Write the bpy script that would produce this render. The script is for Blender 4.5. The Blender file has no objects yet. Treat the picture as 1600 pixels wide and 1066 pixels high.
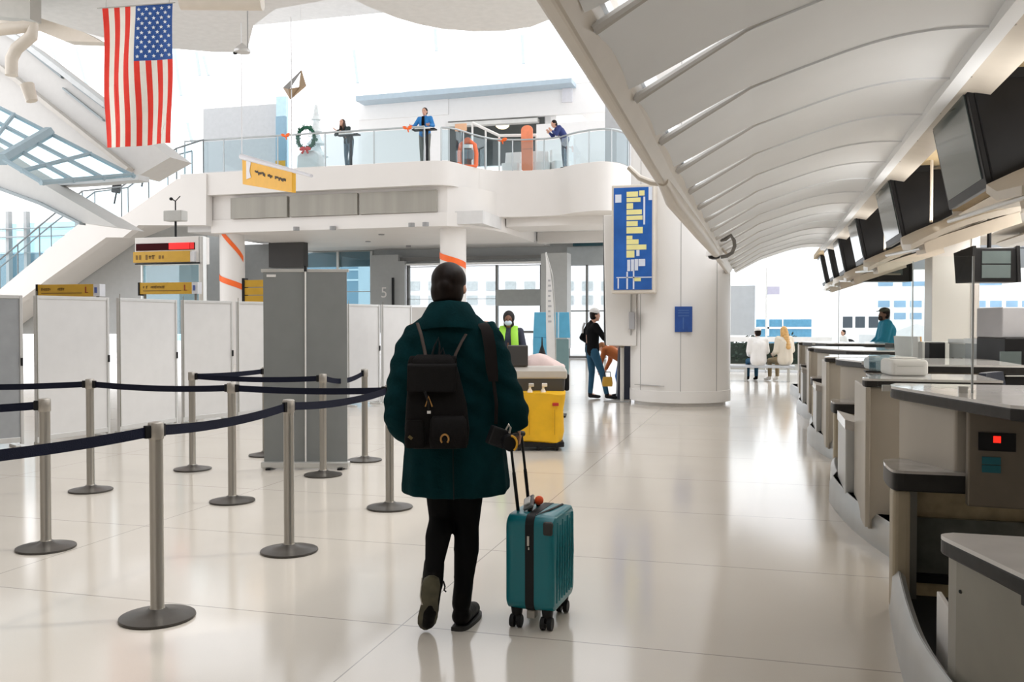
import bpy, bmesh, math, random
from mathutils import Vector, Matrix, Euler
random.seed(7)
SC = bpy.context.scene
C = SC.collection
# ------------------------------------------------------------------ camera
FPX, CAMH = 1420.0, 1.435
YAW, PITCH = math.radians(15.5), math.atan(29/1420.0)
cam = bpy.data.cameras.new('camera'); cam.sensor_width = 36.0; cam.lens = 36.0*FPX/1600.0
cam.clip_start = 0.05; cam.clip_end = 500
camo = bpy.data.objects.new('camera', cam); C.objects.link(camo)
camo.location = (0, 0, CAMH); camo.rotation_euler = (math.pi/2-PITCH, 0, YAW)
SC.camera = camo
# ------------------------------------------------------------------ sky, sun, exposure
SC.view_settings.view_transform = 'Standard'; SC.view_settings.look = 'None'
SC.view_settings.gamma = 1.0; SC.view_settings.use_curve_mapping = False
SC.view_settings.exposure = 0.22
wd = bpy.data.worlds.new('overcast_sky'); SC.world = wd; wd.use_nodes = True
wn = wd.node_tree; wn.nodes.clear()
wo = wn.nodes.new('ShaderNodeOutputWorld'); wb = wn.nodes.new('ShaderNodeBackground')
wt = wn.nodes.new('ShaderNodeTexCoord'); wx = wn.nodes.new('ShaderNodeSeparateXYZ'); wr = wn.nodes.new('ShaderNodeValToRGB')
wn.links.new(wt.outputs['Generated'], wx.inputs[0]); wn.links.new(wx.outputs['Z'], wr.inputs[0])
wr.color_ramp.elements[0].position = 0.0; wr.color_ramp.elements[0].color = (0.98, 0.98, 1.0, 1)
wr.color_ramp.elements[1].position = 0.8; wr.color_ramp.elements[1].color = (0.97, 0.98, 1.0, 1)
wn.links.new(wr.outputs[0], wb.inputs[0]); wb.inputs[1].default_value = 1.95
wn.links.new(wb.outputs[0], wo.inputs[0])
sun = bpy.data.lights.new('sun', 'SUN'); sun.energy = 0.5; sun.angle = math.radians(3); sun.color = (1, 0.93, 0.82)
suno = bpy.data.objects.new('sun', sun); C.objects.link(suno); suno.location = (10, 30, 30)
suno.rotation_euler = (math.radians(38), 0, math.radians(118))
# ------------------------------------------------------------------ pixel helpers: the point where a line of sight meets a real plane
ca, sa, cp, sp = math.cos(YAW), math.sin(YAW), math.cos(PITCH), math.sin(PITCH)
_R, _F, _U = Vector((ca, sa, 0)), Vector((-sa*cp, ca*cp, -sp)), Vector((-sa*sp, ca*sp, cp))
CAM = Vector((0, 0, CAMH))
def ray(px, py): return _F+_R*((px-800)/FPX)-_U*((py-533)/FPX)
def atz(px, py, z=0.0): r = ray(px, py); return CAM+r*((z-CAMH)/r.z)
def aty(px, py, y): r = ray(px, py); return CAM+r*(y/r.y)
def atx(px, py, x): r = ray(px, py); return CAM+r*(x/r.x)
def atd(px, py, d): return CAM+ray(px, py)*d
# ------------------------------------------------------------------ materials
MATS = {}
def mat(name, col, rough=0.5, metal=0.0, var=0.04, scale=6.0, bump=0.0, bscale=60.0, emit=None, spec=0.5, stretch=None):
    if name in MATS: return MATS[name]
    m = bpy.data.materials.new(name); m.use_nodes = True; MATS[name] = m
    nt = m.node_tree; b = nt.nodes['Principled BSDF']
    b.inputs['Roughness'].default_value = rough; b.inputs['Metallic'].default_value = metal
    b.inputs['Specular IOR Level'].default_value = spec
    tc = nt.nodes.new('ShaderNodeTexCoord'); nz = nt.nodes.new('ShaderNodeTexNoise'); nz.inputs['Scale'].default_value = scale
    nz.inputs['Detail'].default_value = 3
    src = tc.outputs['Object']
    if stretch:
        mp = nt.nodes.new('ShaderNodeMapping'); mp.inputs['Scale'].default_value = stretch
        nt.links.new(src, mp.inputs[0]); src = mp.outputs[0]
    nt.links.new(src, nz.inputs['Vector'])
    rp = nt.nodes.new('ShaderNodeValToRGB')
    rp.color_ramp.elements[0].position = 0.3; rp.color_ramp.elements[1].position = 0.7
    rp.color_ramp.elements[0].color = tuple(max(0, c*(1-var)) for c in col)+(1,)
    rp.color_ramp.elements[1].color = tuple(min(1, c*(1+var)) for c in col)+(1,)
    nt.links.new(nz.outputs['Fac'], rp.inputs[0]); nt.links.new(rp.outputs[0], b.inputs['Base Color'])
    if bump:
        n2 = nt.nodes.new('ShaderNodeTexNoise'); n2.inputs['Scale'].default_value = bscale; nt.links.new(src, n2.inputs['Vector'])
        bp = nt.nodes.new('ShaderNodeBump'); bp.inputs['Strength'].default_value = bump; bp.inputs['Distance'].default_value = 0.01
        nt.links.new(n2.outputs['Fac'], bp.inputs['Height']); nt.links.new(bp.outputs[0], b.inputs['Normal'])
    if emit:
        b.inputs['Emission Color'].default_value = tuple(emit[:3])+(1,); b.inputs['Emission Strength'].default_value = emit[3]
    return m
def glassmat(name, tint=(0.9, 0.95, 0.97), refl=0.08, rough=0.02, fk=0.12):
    if name in MATS: return MATS[name]
    m = bpy.data.materials.new(name); m.use_nodes = True; MATS[name] = m
    nt = m.node_tree; nt.nodes.clear()
    o = nt.nodes.new('ShaderNodeOutputMaterial'); mx = nt.nodes.new('ShaderNodeMixShader')
    t = nt.nodes.new('ShaderNodeBsdfTransparent'); g = nt.nodes.new('ShaderNodeBsdfGlossy')
    lw = nt.nodes.new('ShaderNodeLayerWeight'); lw.inputs[0].default_value = 0.25
    nz = nt.nodes.new('ShaderNodeTexNoise'); nz.inputs['Scale'].default_value = 0.6
    mr = nt.nodes.new('ShaderNodeMapRange'); mr.inputs['To Min'].default_value = refl*0.7; mr.inputs['To Max'].default_value = refl*1.3
    ad = nt.nodes.new('ShaderNodeMath'); ad.operation = 'MULTIPLY_ADD'; ad.inputs[1].default_value = fk
    nt.links.new(nz.outputs['Fac'], mr.inputs[0]); nt.links.new(lw.outputs['Fresnel'], ad.inputs[0]); nt.links.new(mr.outputs[0], ad.inputs[2])
    t.inputs[0].default_value = tuple(tint)+(1,); g.inputs[0].default_value = (1, 1, 1, 1); g.inputs[1].default_value = rough
    nt.links.new(ad.outputs[0], mx.inputs[0]); nt.links.new(t.outputs[0], mx.inputs[1]); nt.links.new(g.outputs[0], mx.inputs[2])
    nt.links.new(mx.outputs[0], o.inputs[0]); return m

WHITE = mat('white_plaster', (0.70, 0.675, 0.65), 0.55, var=0.015, scale=1.2)
WHITE2 = mat('white_paint', (0.82, 0.80, 0.775), 0.4, var=0.015, scale=1.5)
CREAM = mat('cream_metal', (0.66, 0.60, 0.52), 0.35, var=0.03)
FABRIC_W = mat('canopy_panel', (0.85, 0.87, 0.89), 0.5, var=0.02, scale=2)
GREYW = mat('grey_wall_paint', (0.42, 0.43, 0.43), 0.6, var=0.03)
STEEL = mat('brushed_steel', (0.52, 0.50, 0.46), 0.3, 0.9, var=0.06, scale=8, stretch=(30, 30, 0.6))
ALU = mat('satin_aluminium', (0.62, 0.62, 0.60), 0.35, 0.6, var=0.04)
COUNTER = mat('counter_metal', (0.47, 0.43, 0.37), 0.35, 0.2, var=0.05, scale=5, stretch=(1, 1, 0.2))
COUNTERL = mat('counter_pale_metal', (0.50, 0.51, 0.51), 0.3, 0.4, var=0.05, scale=4, stretch=(1, 1, 0.2))
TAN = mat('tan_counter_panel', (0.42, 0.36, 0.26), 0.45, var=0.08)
BROWN = mat('bronze_counter_panel', (0.20, 0.17, 0.135), 0.4, 0.3, var=0.08)
SLATE = mat('dark_slate_edge', (0.032, 0.030, 0.029), 0.4, var=0.15, scale=20, spec=0.2)
STONEW = mat('pale_stone_sheen', (0.74, 0.72, 0.70), 0.06, var=0.05, scale=7)  # base colour paled to carry the window reflection on the worktops
MARBLE = mat('grey_marble', (0.50, 0.47, 0.45), 0.08, var=0.18, scale=7)
BLACK = mat('black_plastic', (0.009, 0.009, 0.010), 0.4, var=0.2, spec=0.25)
BLACKG = mat('black_rubber', (0.013, 0.013, 0.014), 0.55, var=0.2, spec=0.25)
SCREEN = mat('screen_glass', (0.10, 0.125, 0.125), 0.12, var=0.05)
GLASS = glassmat('clear_glass', (0.96, 0.98, 0.985), 0.012)
SCRG = glassmat('screen_clear_glass', (0.97, 0.985, 0.985), 0.004)
GLASSB = glassmat('bluish_glass', (0.62, 0.78, 0.84), 0.10)
GLASSD = glassmat('smoked_glass', (0.10, 0.12, 0.11), 0.08)
YELLOW = mat('yellow_sign', (0.80, 0.42, 0.02), 0.45, var=0.04)
YELLOWS = mat('yellow_counter_sign', (0.62, 0.36, 0.03), 0.45, var=0.05)
ORANGE = mat('orange_tape', (0.85, 0.13, 0.01), 0.5, var=0.06)
BLUESIGN = mat('blue_sign', (0.02, 0.075, 0.30), 0.35, var=0.15)
DARKINK = mat('dark_ink', (0.05, 0.035, 0.02), 0.6)
NAVY = mat('navy_webbing', (0.005, 0.007, 0.020), 0.7, var=0.1, bump=0.3, bscale=200, spec=0.2)
SKIN = mat('skin_light', (0.60, 0.33, 0.23), 0.5, var=0.05)
SKIND = mat('skin_brown', (0.22, 0.10, 0.06), 0.5, var=0.05)
# ------------------------------------------------------------------ mesh builder
class MB:
    def __init__(s): s.v = []; s.f = []; s.mi = []; s.m = 0
    def add(s, vs, fs):
        n = len(s.v); s.v += [Vector(v) for v in vs]
        for f in fs: s.f.append([i+n for i in f]); s.mi.append(s.m)
        return s
    def box(s, a, b, rot=None, piv=None):
        x0, y0, z0 = a; x1, y1, z1 = b
        vs = [Vector(p) for p in ((x0,y0,z0),(x1,y0,z0),(x1,y1,z0),(x0,y1,z0),(x0,y0,z1),(x1,y0,z1),(x1,y1,z1),(x0,y1,z1))]
        if rot:
            M = Euler(rot).to_matrix(); c = Vector(piv) if piv else sum(vs, Vector())/8
            vs = [M@(v-c)+c for v in vs]
        return s.add(vs, [(0,3,2,1),(4,5,6,7),(0,1,5,4),(1,2,6,5),(2,3,7,6),(3,0,4,7)])
    def obox(s, c, d, rot=(0,0,0)):
        h = Vector(d)/2; c = Vector(c); return s.box(c-h, c+h, rot)
    def prism(s, pts, vec):
        vec = Vector(vec); p = [Vector(q) for q in pts]; n = len(p)
        area = Vector()
        for i in range(n): area += p[i].cross(p[(i+1) % n])
        if area.dot(vec) < 0: p = p[::-1]
        return s.add(p+[q+vec for q in p], [tuple(range(n))[::-1], tuple(range(n, 2*n))]+[(i,(i+1)%n,n+(i+1)%n,n+i) for i in range(n)])
    def plan(s, pts, z0, z1): return s.prism([(x,y,z0) for x,y in pts], (0,0,z1-z0))
    def tube(s, path, r, seg=12, closed=False, flat=None):
        path = [Vector(p) for p in path]; n = len(path)
        rs = r if isinstance(r, (list, tuple)) else [r]*n
        vs = []; up = None
        for i, p in enumerate(path):
            t = (path[min(i+1,n-1)]-path[max(i-1,0)]) if not closed else (path[(i+1)%n]-path[i-1])
            t.normalize()
            if up is None: up = Vector((0,0,1)) if abs(t.z) < 0.9 else Vector((0,1,0))
            a = t.cross(up)
            if a.length < 1e-4: a = t.orthogonal()
            a.normalize(); b = a.cross(t).normalized(); up = b
            for k in range(seg):
                an = 2*math.pi*k/seg
                fa, fb = (flat if flat else (1, 1))
                vs.append(p+a*math.cos(an)*rs[i]*fa+b*math.sin(an)*rs[i]*fb)
        fs = []
        for i in range(n if closed else n-1):
            j = (i+1) % n
            for k in range(seg):
                l = (k+1) % seg; fs.append((i*seg+k, i*seg+l, j*seg+l, j*seg+k))
        if not closed: fs += [tuple(range(seg))[::-1], tuple((n-1)*seg+k for k in range(seg))]
        return s.add(vs, fs)
    def cyl(s, p0, p1, r0, r1=None, seg=20): return s.tube([p0, p1], [r0, r0 if r1 is None else r1], seg)
    def loft(s, rings, cap=True):
        n = len(rings[0]); vs = [p for r in rings for p in r]; fs = []
        for i in range(len(rings)-1):
            for k in range(n):
                l = (k+1) % n; fs.append((i*n+k, i*n+l, (i+1)*n+l, (i+1)*n+k))
        if cap: fs += [tuple(range(n))[::-1], tuple((len(rings)-1)*n+k for k in range(n))]
        return s.add(vs, fs)
    def lathe(s, prof, c=(0,0,0), seg=32, sx=1, sy=1):
        c = Vector(c)
        return s.loft([[c+Vector((r*sx*math.cos(2*math.pi*k/seg), r*sy*math.sin(2*math.pi*k/seg), z)) for k in range(seg)] for r, z in prof])
    def ell(s, c, r, rot=(0,0,0), seg=16, rings=10):
        M = Euler(rot).to_matrix(); c = Vector(c); R = []
        for i in range(rings+1):
            t = math.pi*(i+0.02)/(rings+0.04)
            R.append([c+M@Vector((r[0]*math.sin(t)*math.cos(2*math.pi*k/seg), r[1]*math.sin(t)*math.sin(2*math.pi*k/seg), -r[2]*math.cos(t))) for k in range(seg)])
        return s.loft(R)
    def cap(s, p0, p1, r0, r1=None, seg=10):
        r1 = r0 if r1 is None else r1; p0 = Vector(p0); p1 = Vector(p1); d = (p1-p0)
        if d.length < 1e-5: return s.ell(p0, (r0,)*3)
        d.normalize(); pts = []; rs = []
        for a in (80, 50, 20): pts.append(p0-d*r0*math.sin(math.radians(a))); rs.append(r0*math.cos(math.radians(a)))
        pts += [p0, p1]; rs += [r0, r1]
        for a in (20, 50, 80): pts.append(p1+d*r1*math.sin(math.radians(a))); rs.append(r1*math.cos(math.radians(a)))
        return s.tube(pts, rs, seg)
    def sheet(s, rows, th=None):
        # open surface from rows of points; th: thickness vector
        n = len(rows[0]); vs = [Vector(p) for r in rows for p in r]; m = len(rows); fs = []
        for i in range(m-1):
            for k in range(n-1): fs.append((i*n+k, i*n+k+1, (i+1)*n+k+1, (i+1)*n+k))
        if th is None: return s.add(vs, fs)
        th = Vector(th); N = len(vs); vs2 = vs+[v+th for v in vs]
        f2 = [f[::-1] for f in fs]+[tuple(i+N for i in f) for f in fs]
        edge = [k for k in range(n)]+[i*n+n-1 for i in range(1,m)]+[(m-1)*n+k for k in range(n-2,-1,-1)]+[i*n for i in range(m-2,0,-1)]
        for a, b in zip(edge, edge[1:]+edge[:1]): f2.append((a, b, b+N, a+N))
        return s.add(vs2, f2)
    def xf(s, M):
        s.v = [M@v for v in s.v]; return s
    def build(s, name, m, parent=None, world=False, smooth=False, bevel=0.0, seg=2, angle=40):
        off = parent.location if (parent is not None and world) else Vector((0,0,0))
        vs = s.v
        if parent is not None and world:
            Mi = (Matrix.Translation(parent.location)@parent.rotation_euler.to_matrix().to_4x4()).inverted()
            vs = [Mi@v for v in s.v]
        me = bpy.data.meshes.new(name); me.from_pydata([tuple(v) for v in vs], [], s.f)
        ms = m if isinstance(m, (list, tuple)) else [m]
        for q in ms: me.materials.append(q)
        if len(ms) > 1: me.polygons.foreach_set('material_index', s.mi)
        bm = bmesh.new(); bm.from_mesh(me)
        bmesh.ops.recalc_face_normals(bm, faces=bm.faces); bm.to_mesh(me); bm.free()
        me.update()
        if smooth:
            me.polygons.foreach_set('use_smooth', [True]*len(me.polygons))
            try: me.set_sharp_from_angle(angle=math.radians(angle))
            except Exception: pass
        o = bpy.data.objects.new(name, me); C.objects.link(o)
        if parent is not None: o.parent = parent
        if bevel:
            bv = o.modifiers.new('bevel', 'BEVEL'); bv.width = bevel; bv.segments = seg; bv.limit_method = 'ANGLE'; bv.angle_limit = math.radians(35)
        return o
def remesh(mb, voxel, smooth=4):
    me = bpy.data.meshes.new('tmp'); me.from_pydata([tuple(v) for v in mb.v], [], mb.f)
    bm = bmesh.new(); bm.from_mesh(me); bmesh.ops.recalc_face_normals(bm, faces=bm.faces); bm.to_mesh(me); bm.free()
    o = bpy.data.objects.new('tmp', me); C.objects.link(o)
    r = o.modifiers.new('r', 'REMESH'); r.mode = 'VOXEL'; r.voxel_size = voxel
    if smooth:
        q = o.modifiers.new('s', 'SMOOTH'); q.iterations = smooth; q.factor = 0.5
    dg = bpy.context.evaluated_depsgraph_get(); ev = o.evaluated_get(dg)
    m2 = bpy.data.meshes.new_from_object(ev)
    out = MB(); out.v = [v.co.copy() for v in m2.vertices]; out.f = [list(p.vertices) for p in m2.polygons]; out.mi = [0]*len(out.f)
    bpy.data.objects.remove(o); bpy.data.meshes.remove(me); bpy.data.meshes.remove(m2)
    return out
def textmb(txt, size, M, depth=0.002):
    cu = bpy.data.curves.new('t', 'FONT'); cu.body = txt; cu.size = size; cu.extrude = depth; cu.align_x = 'CENTER'; cu.align_y = 'CENTER'
    o = bpy.data.objects.new('t', cu); C.objects.link(o)
    dg = bpy.context.evaluated_depsgraph_get(); m2 = bpy.data.meshes.new_from_object(o.evaluated_get(dg))
    out = MB(); out.v = [M@v.co for v in m2.vertices]; out.f = [list(p.vertices) for p in m2.polygons]; out.mi = [0]*len(out.f)
    bpy.data.objects.remove(o); bpy.data.curves.remove(cu); return out
def tag(o, label, cat, group=None, kind=None):
    if label: o['label'] = label
    if cat: o['category'] = cat
    if group: o['group'] = group
    if kind: o['kind'] = kind
    return o
def thing(name, label, cat, loc=(0,0,0), rz=0.0, group=None):
    o = bpy.data.objects.new(name, None); C.objects.link(o); o.empty_display_size = 0.1
    o.location = loc; o.rotation_euler = (0, 0, rz); return tag(o, label, cat, group)
def struct(o): o['kind'] = 'structure'; return o
def dup(root, loc, rz, label, group=None):
    def cp(o, par):
        c = o.copy(); C.objects.link(c)
        if par is not None: c.parent = par
        for ch in o.children: cp(ch, c)
        return c
    r = cp(root, None); r.location = loc; r.rotation_euler = (0,0,rz); r['label'] = label
    if group: r['group'] = group
    return r
# ================================================================== SETTING
def floor_mat():
    m = bpy.data.materials.new('polished_terrazzo'); m.use_nodes = True; nt = m.node_tree; N = nt.nodes; L = nt.links
    b = N['Principled BSDF']; b.inputs['Roughness'].default_value = 0.13; b.inputs['Specular IOR Level'].default_value = 0.5
    tc = N.new('ShaderNodeTexCoord'); sx = N.new('ShaderNodeSeparateXYZ'); L.new(tc.outputs['Object'], sx.inputs[0])
    def line(sock, off, per, w):
        a = N.new('ShaderNodeMath'); a.operation = 'ADD'; a.inputs[1].default_value = -off+per*100; L.new(sock, a.inputs[0])
        d = N.new('ShaderNodeMath'); d.operation = 'MODULO'; d.inputs[1].default_value = per; L.new(a.outputs[0], d.inputs[0])
        c = N.new('ShaderNodeMath'); c.operation = 'LESS_THAN'; c.inputs[1].default_value = w; L.new(d.outputs[0], c.inputs[0]); return c.outputs[0]
    mx = N.new('ShaderNodeMath'); mx.operation = 'MAXIMUM'
    L.new(line(sx.outputs['X'], -1.65, 2.55, 0.007), mx.inputs[0]); L.new(line(sx.outputs['Y'], 3.98, 1.47, 0.009), mx.inputs[1])
    nz = N.new('ShaderNodeTexNoise'); nz.inputs['Scale'].default_value = 1.3; nz.inputs['Detail'].default_value = 6; L.new(tc.outputs['Object'], nz.inputs['Vector'])
    rp = N.new('ShaderNodeValToRGB'); rp.color_ramp.elements[0].position = 0.3; rp.color_ramp.elements[1].position = 0.7
    rp.color_ramp.elements[0].color = (0.72, 0.665, 0.59, 1); rp.color_ramp.elements[1].color = (0.75, 0.695, 0.62, 1)
    L.new(nz.outputs['Fac'], rp.inputs[0])
    n2 = N.new('ShaderNodeTexNoise'); n2.inputs['Scale'].default_value = 260; L.new(tc.outputs['Object'], n2.inputs['Vector'])
    m2 = N.new('ShaderNodeMixRGB'); m2.blend_type = 'MULTIPLY'; m2.inputs[0].default_value = 0.12
    L.new(rp.outputs[0], m2.inputs[1]); L.new(n2.outputs['Fac'], m2.inputs[2])
    m3 = N.new('ShaderNodeMixRGB'); m3.inputs[2].default_value = (0.38, 0.35, 0.31, 1); L.new(mx.outputs[0], m3.inputs[0]); L.new(m2.outputs[0], m3.inputs[1])
    L.new(m3.outputs[0], b.inputs['Base Color']); return m
struct(MB().box((-32, -7, -0.2), (12, 38, 0)).build('floor', floor_mat()))
struct(MB().box((-70, 38.01, -0.5), (70, 140, -0.15)).build('ground', mat('pale_paving', (0.72, 0.72, 0.72), 0.8)))

# unseen shell around and behind the viewpoint, added and sized to block light
SHW = mat('shell_wall_paint', (0.60, 0.57, 0.53), 0.6, var=0.03)
struct(MB().box((-12.3, -7.3, 0), (9.2, -7.0, 7.5)).build('wall_rear_unseen', SHW))
struct(MB().box((9.0, -7.0, 0), (9.3, 20.0, 7.5)).build('wall_right_unseen', SHW))
struct(MB().box((-12.3, -7.0, 7.5), (9.3, -2.0, 7.8)).build('ceiling_rear_unseen', SHW))
struct(MB().box((-12.3, -1.98, 7.5), (-2.8, 8.5, 7.8)).build('ceiling_side_blocker', SHW))  # unseen slab added to darken the near left floor
struct(MB().box((-12.3, -7.0, 0), (-12.0, 11.5, 5.6)).build('wall_side_blocker', SHW))  # unseen wall added, its height set to cut light from the left
struct(MB().box((1.35, -7.0, 3.06), (9.0, 3.4, 3.2)).build('ceiling_low_unseen', mat('ceiling_low_paint', (0.66, 0.60, 0.52), 0.6, var=0.03)))
# ---- balcony: curved plan edge, upper fascia, recessed vent strip, lower band, soffit
Yb = 26.4
def smooth_pts(p, n=6):
    out = []
    for i in range(len(p)-1):
        a, b, c, d = p[max(i-1,0)], p[i], p[i+1], p[min(i+2,len(p)-1)]
        for k in range(n):
            t = k/n
            out.append(tuple(0.5*((2*b[j])+(-a[j]+c[j])*t+(2*a[j]-5*b[j]+4*c[j]-d[j])*t*t+(-a[j]+3*b[j]-3*c[j]+d[j])*t**3) for j in range(len(b))))
    return out+[tuple(p[-1])]
edgeL = [(-18.9, 26.5), (-14.0, 26.4), (-9.9, 26.3)]
edgeR = smooth_pts([(-9.9, 26.3), (-9.35, 26.6), (-9.0, 27.7), (-8.5, 28.6), (-7.5, 28.9), (-6.5, 28.8), (-5.75, 28.2), (-4.9, 27.9), (-4.4, 28.3), (-4.1, 29.5)])
back = [(-4.1, 33), (-18.9, 33)]
bal = struct(thing('balcony', None, None)); bal.location = (0, 0, 0)
MB().plan([(x, y) for x, y in edgeL+edgeR[1:]]+back, 5.66, 6.40).build('fascia', WHITE, bal, smooth=True, angle=30)
MB().plan([(x, y-.012) for x, y in edgeR[14:]]+[(-4.1, 31.5), (-8.6, 31.5)], 4.9, 6.405).build('curved_front', WHITE, bal, smooth=True, angle=30)
low = [(-17.9, 26.75), (-14, 26.7), (-9.9, 26.65)]+smooth_pts([(-9.5, 26.7), (-8.9, 27.3), (-8.4, 28.8), (-8.3, 30.5), (-8.3, 33)])
MB().plan(low+[(-17.9, 33)], 4.43, 4.86).build('lower_band', WHITE, bal, smooth=True, angle=30)
MB().plan([(x, y+0.05) for x, y in low]+[(-17.9, 33)], 4.84, 5.68).build('front_wall', WHITE, bal, smooth=True, angle=30)
vm = mat('vent_strip', (0.30, 0.285, 0.25), 0.45, var=0.12, scale=3, stretch=(1, 1, 0.05))
for a, b in ((360, 448), (453, 558), (562, 682)):
    x0, x1 = aty(a, 300, 26.6).x, aty(b, 300, 26.6).x
    y0, y1 = 26.67, 26.66
    MB().box((x0, 26.60, 4.87), (x1, 26.8, 5.55)).build('vent_panel', vm, bal)
MB().plan([(-18.9, 26.9), (-8.4, 26.9), (-8.3, 37), (-18.9, 37)], 4.5, 4.9).build('soffit', mat('soffit_paint', (0.62, 0.615, 0.61), 0.6, var=0.02), bal)
sf = mat('recessed_lamp_ring', (0.25, 0.25, 0.25), 0.4)
for px, py in ((520, 358), (463, 359), (643, 353), (665, 352), (575, 377), (638, 385), (596, 366), (705, 360)):
    p = atz(px, py, 4.43); MB().cyl((p.x, p.y, 4.40), (p.x, p.y, 4.52), 0.10, seg=16).build('downlight', sf, bal)
# second bay on the right, beams under the deck
rb = struct(thing('deck_underside', None, None))
MB().box((-8.3, 29.2, 4.62), (-2.0, 31.0, 4.9)).build('edge_beam', WHITE, rb)
MB().box((-8.3, 31.0, 4.85), (-2.0, 40.0, 5.1)).build('deck', mat('deck_paint', (0.72, 0.72, 0.72), 0.6), rb)
for y in (33.5, 36.2): MB().box((-8.3, y, 4.45), (-2.0, y+0.5, 4.86)).build('cross_beam', WHITE, rb)
# upper floor slab behind the balustrade
struct(MB().box((-24, 32.9, 6.1), (-3, 46, 6.38)).build('upper_floor', mat('upper_floor_finish', (0.6, 0.58, 0.55), 0.3)))
# round columns carrying the balcony, orange tape bands
def tape_column(px, yy, r, bands, lab):
    x = aty(px, 400, yy).x
    c = struct(thing('balcony_column', None, None, (x, yy, 0)))
    MB().lathe([(r, 0), (r, 4.5)], seg=40).build('shaft', WHITE, c, smooth=True)
    for z0, slope in bands:
        rows = []
        for k in range(25):
            an = math.pi*(1.0+k/24.0)
            zz = z0+slope*(k/24.0-0.5)
            rows.append([((r+.012)*math.cos(an), (r+.012)*math.sin(an), zz-0.10), ((r+.012)*math.cos(an), (r+.012)*math.sin(an), zz+0.10)])
        MB().sheet(rows, (0, -0.004, 0)).build('tape_band', ORANGE, c, smooth=True)
tape_column(708, 27.6, 0.42, [(3.44, -0.40)], '')
tape_column(363, 27.6, 0.42, [(2.85, -0.45), (4.35, -1.5)], '')

# ---- stair flank at the left, grey wall below it
def py_poly(pts, Y, th): return MB().prism([tuple(aty(a, b, Y)) for a, b in pts], (0, th, 0))
st = struct(thing('staircase', None, None))
py_poly([(-70,504),(0,452),(129,345),(149,339),(190,339),(276,280),(322,272),(322,352),(216,352),(192,371),(166,371),(75,436),(-20,507),(-70,545)], 26.4, 0.35).build('stair_flank', WHITE, st)
py_poly([(-60,512),(60,425),(150,360),(200,350),(300,300),(322,300),(322,345),(216,345),(166,365),(75,430),(-40,515)], 26.76, 1.9).build('stair_soffit', WHITE, st)
struct(py_poly([(-120,520),(70,440),(166,370),(216,350),(319,350),(319,522),(-120,522)], 28.7, 0.2).build('wall_left', GREYW))
# ---- wall of windows under the balcony, pillars
def rect(px0, py0, px1, py1, Y, th=0.2):
    a, b = aty(px0, py1, Y), aty(px1, py0, Y)
    return MB().box((a.x, Y, min(a.z, b.z)), (b.x, Y+th, max(a.z, b.z)))
BG = mat('back_wall_grey', (0.40, 0.415, 0.415), 0.55, var=0.03)
BGD = mat('back_wall_dark', (0.17, 0.17, 0.165), 0.5, var=0.05)
bw = struct(thing('wall_back', None, None))
rect(318, 365, 344, 485, 30.5).build('side_panel', BG, bw)
rect(383, 380, 474, 520, 31, 0.3).build('panel_block', mat('grey_kiosk_wall', (0.25, 0.26, 0.26), 0.5), bw)
rect(420, 372, 474, 418, 30.6, 0.35).build('dark_box', mat('dark_brown_panel', (0.035, 0.032, 0.03), 0.5), bw)
rect(580, 398, 622, 520, 35, 0.5).build('pillar', BG, bw)
rect(622, 398, 860, 408, 35.2).build('head_dark', BGD, bw)
rect(470, 372, 950, 418, 35.75).build('header', BG, bw)
rect(622, 408, 860, 415, 35.1).build('head_rail', ALU, bw)
rect(622, 408, 632, 520, 35).build('jamb', BG, bw)
rect(845, 395, 886, 545, 33.0, 0.7).build('pillar', BG, bw)
rect(886, 385, 945, 414, 35.2).build('head_panel', mat('grey_blue_panel', (0.42, 0.46, 0.48), 0.4), bw)
rect(895, 372, 942, 385, 34.9).build('clerestory_glass', mat('teal_glass_dark', (0.02, 0.07, 0.09), 0.1), bw)
def window(n, px0, py0, px1, py1, Y, nv=2, nh=0, fm=None, gl=None, fr=3):
    w = struct(thing('window_%d' % n, None, None))
    fm = fm or BGD
    rect(px0, py0, px1, py0+fr, Y).build('head', fm, w); rect(px0, py1-fr, px1, py1, Y).build('sill', fm, w)
    for k in range(nv+1):
        x = px0+(px1-px0)*k/nv; rect(x-fr/2, py0, x+fr/2, py1, Y).build('mullion', fm, w)
    for k in range(1, nh+1):
        y = py0+(py1-py0)*k/(nh+1); rect(px0, y-fr/3, px1, y+fr/3, Y).build('transom', fm, w)
    rect(px0, py0, px1, py1, Y+0.08, 0.02).build('pane', gl or GLASS, w)
window(1, 637, 414, 845, 520, 35.4, 3, 1)
window(2, 475, 392, 580, 520, 35.6, 2, 1, ALU, GLASSB)
window(3, 888, 412, 945, 560, 35.4, 2, 1)
rect(775, 452, 846, 478, 34.8, 0.12).build('spandrel_panel', mat('grey_spandrel', (0.32, 0.34, 0.33), 0.5), bw)
rect(640, 480, 668, 560, 33, 0.8).build('service_box', WHITE2, bw)
g5 = aty(600, 458, 34.98)
textmb('5', 0.62, Matrix.Translation(g5)@Matrix.Rotation(math.pi/2, 4, 'X')).build('numeral', WHITE2, bw)
rect(612, 434, 615, 482, 34.9, 0.06).build('handle_rail', BLACK, bw)

# unseen roof slab far above the balcony, added to shade the fascia
struct(MB().box((-26, 17, 12.4), (-1, 30, 12.7)).build('ceiling_high_blocker', mat('ceiling_paint', (0.74, 0.735, 0.73), 0.6)))
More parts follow.
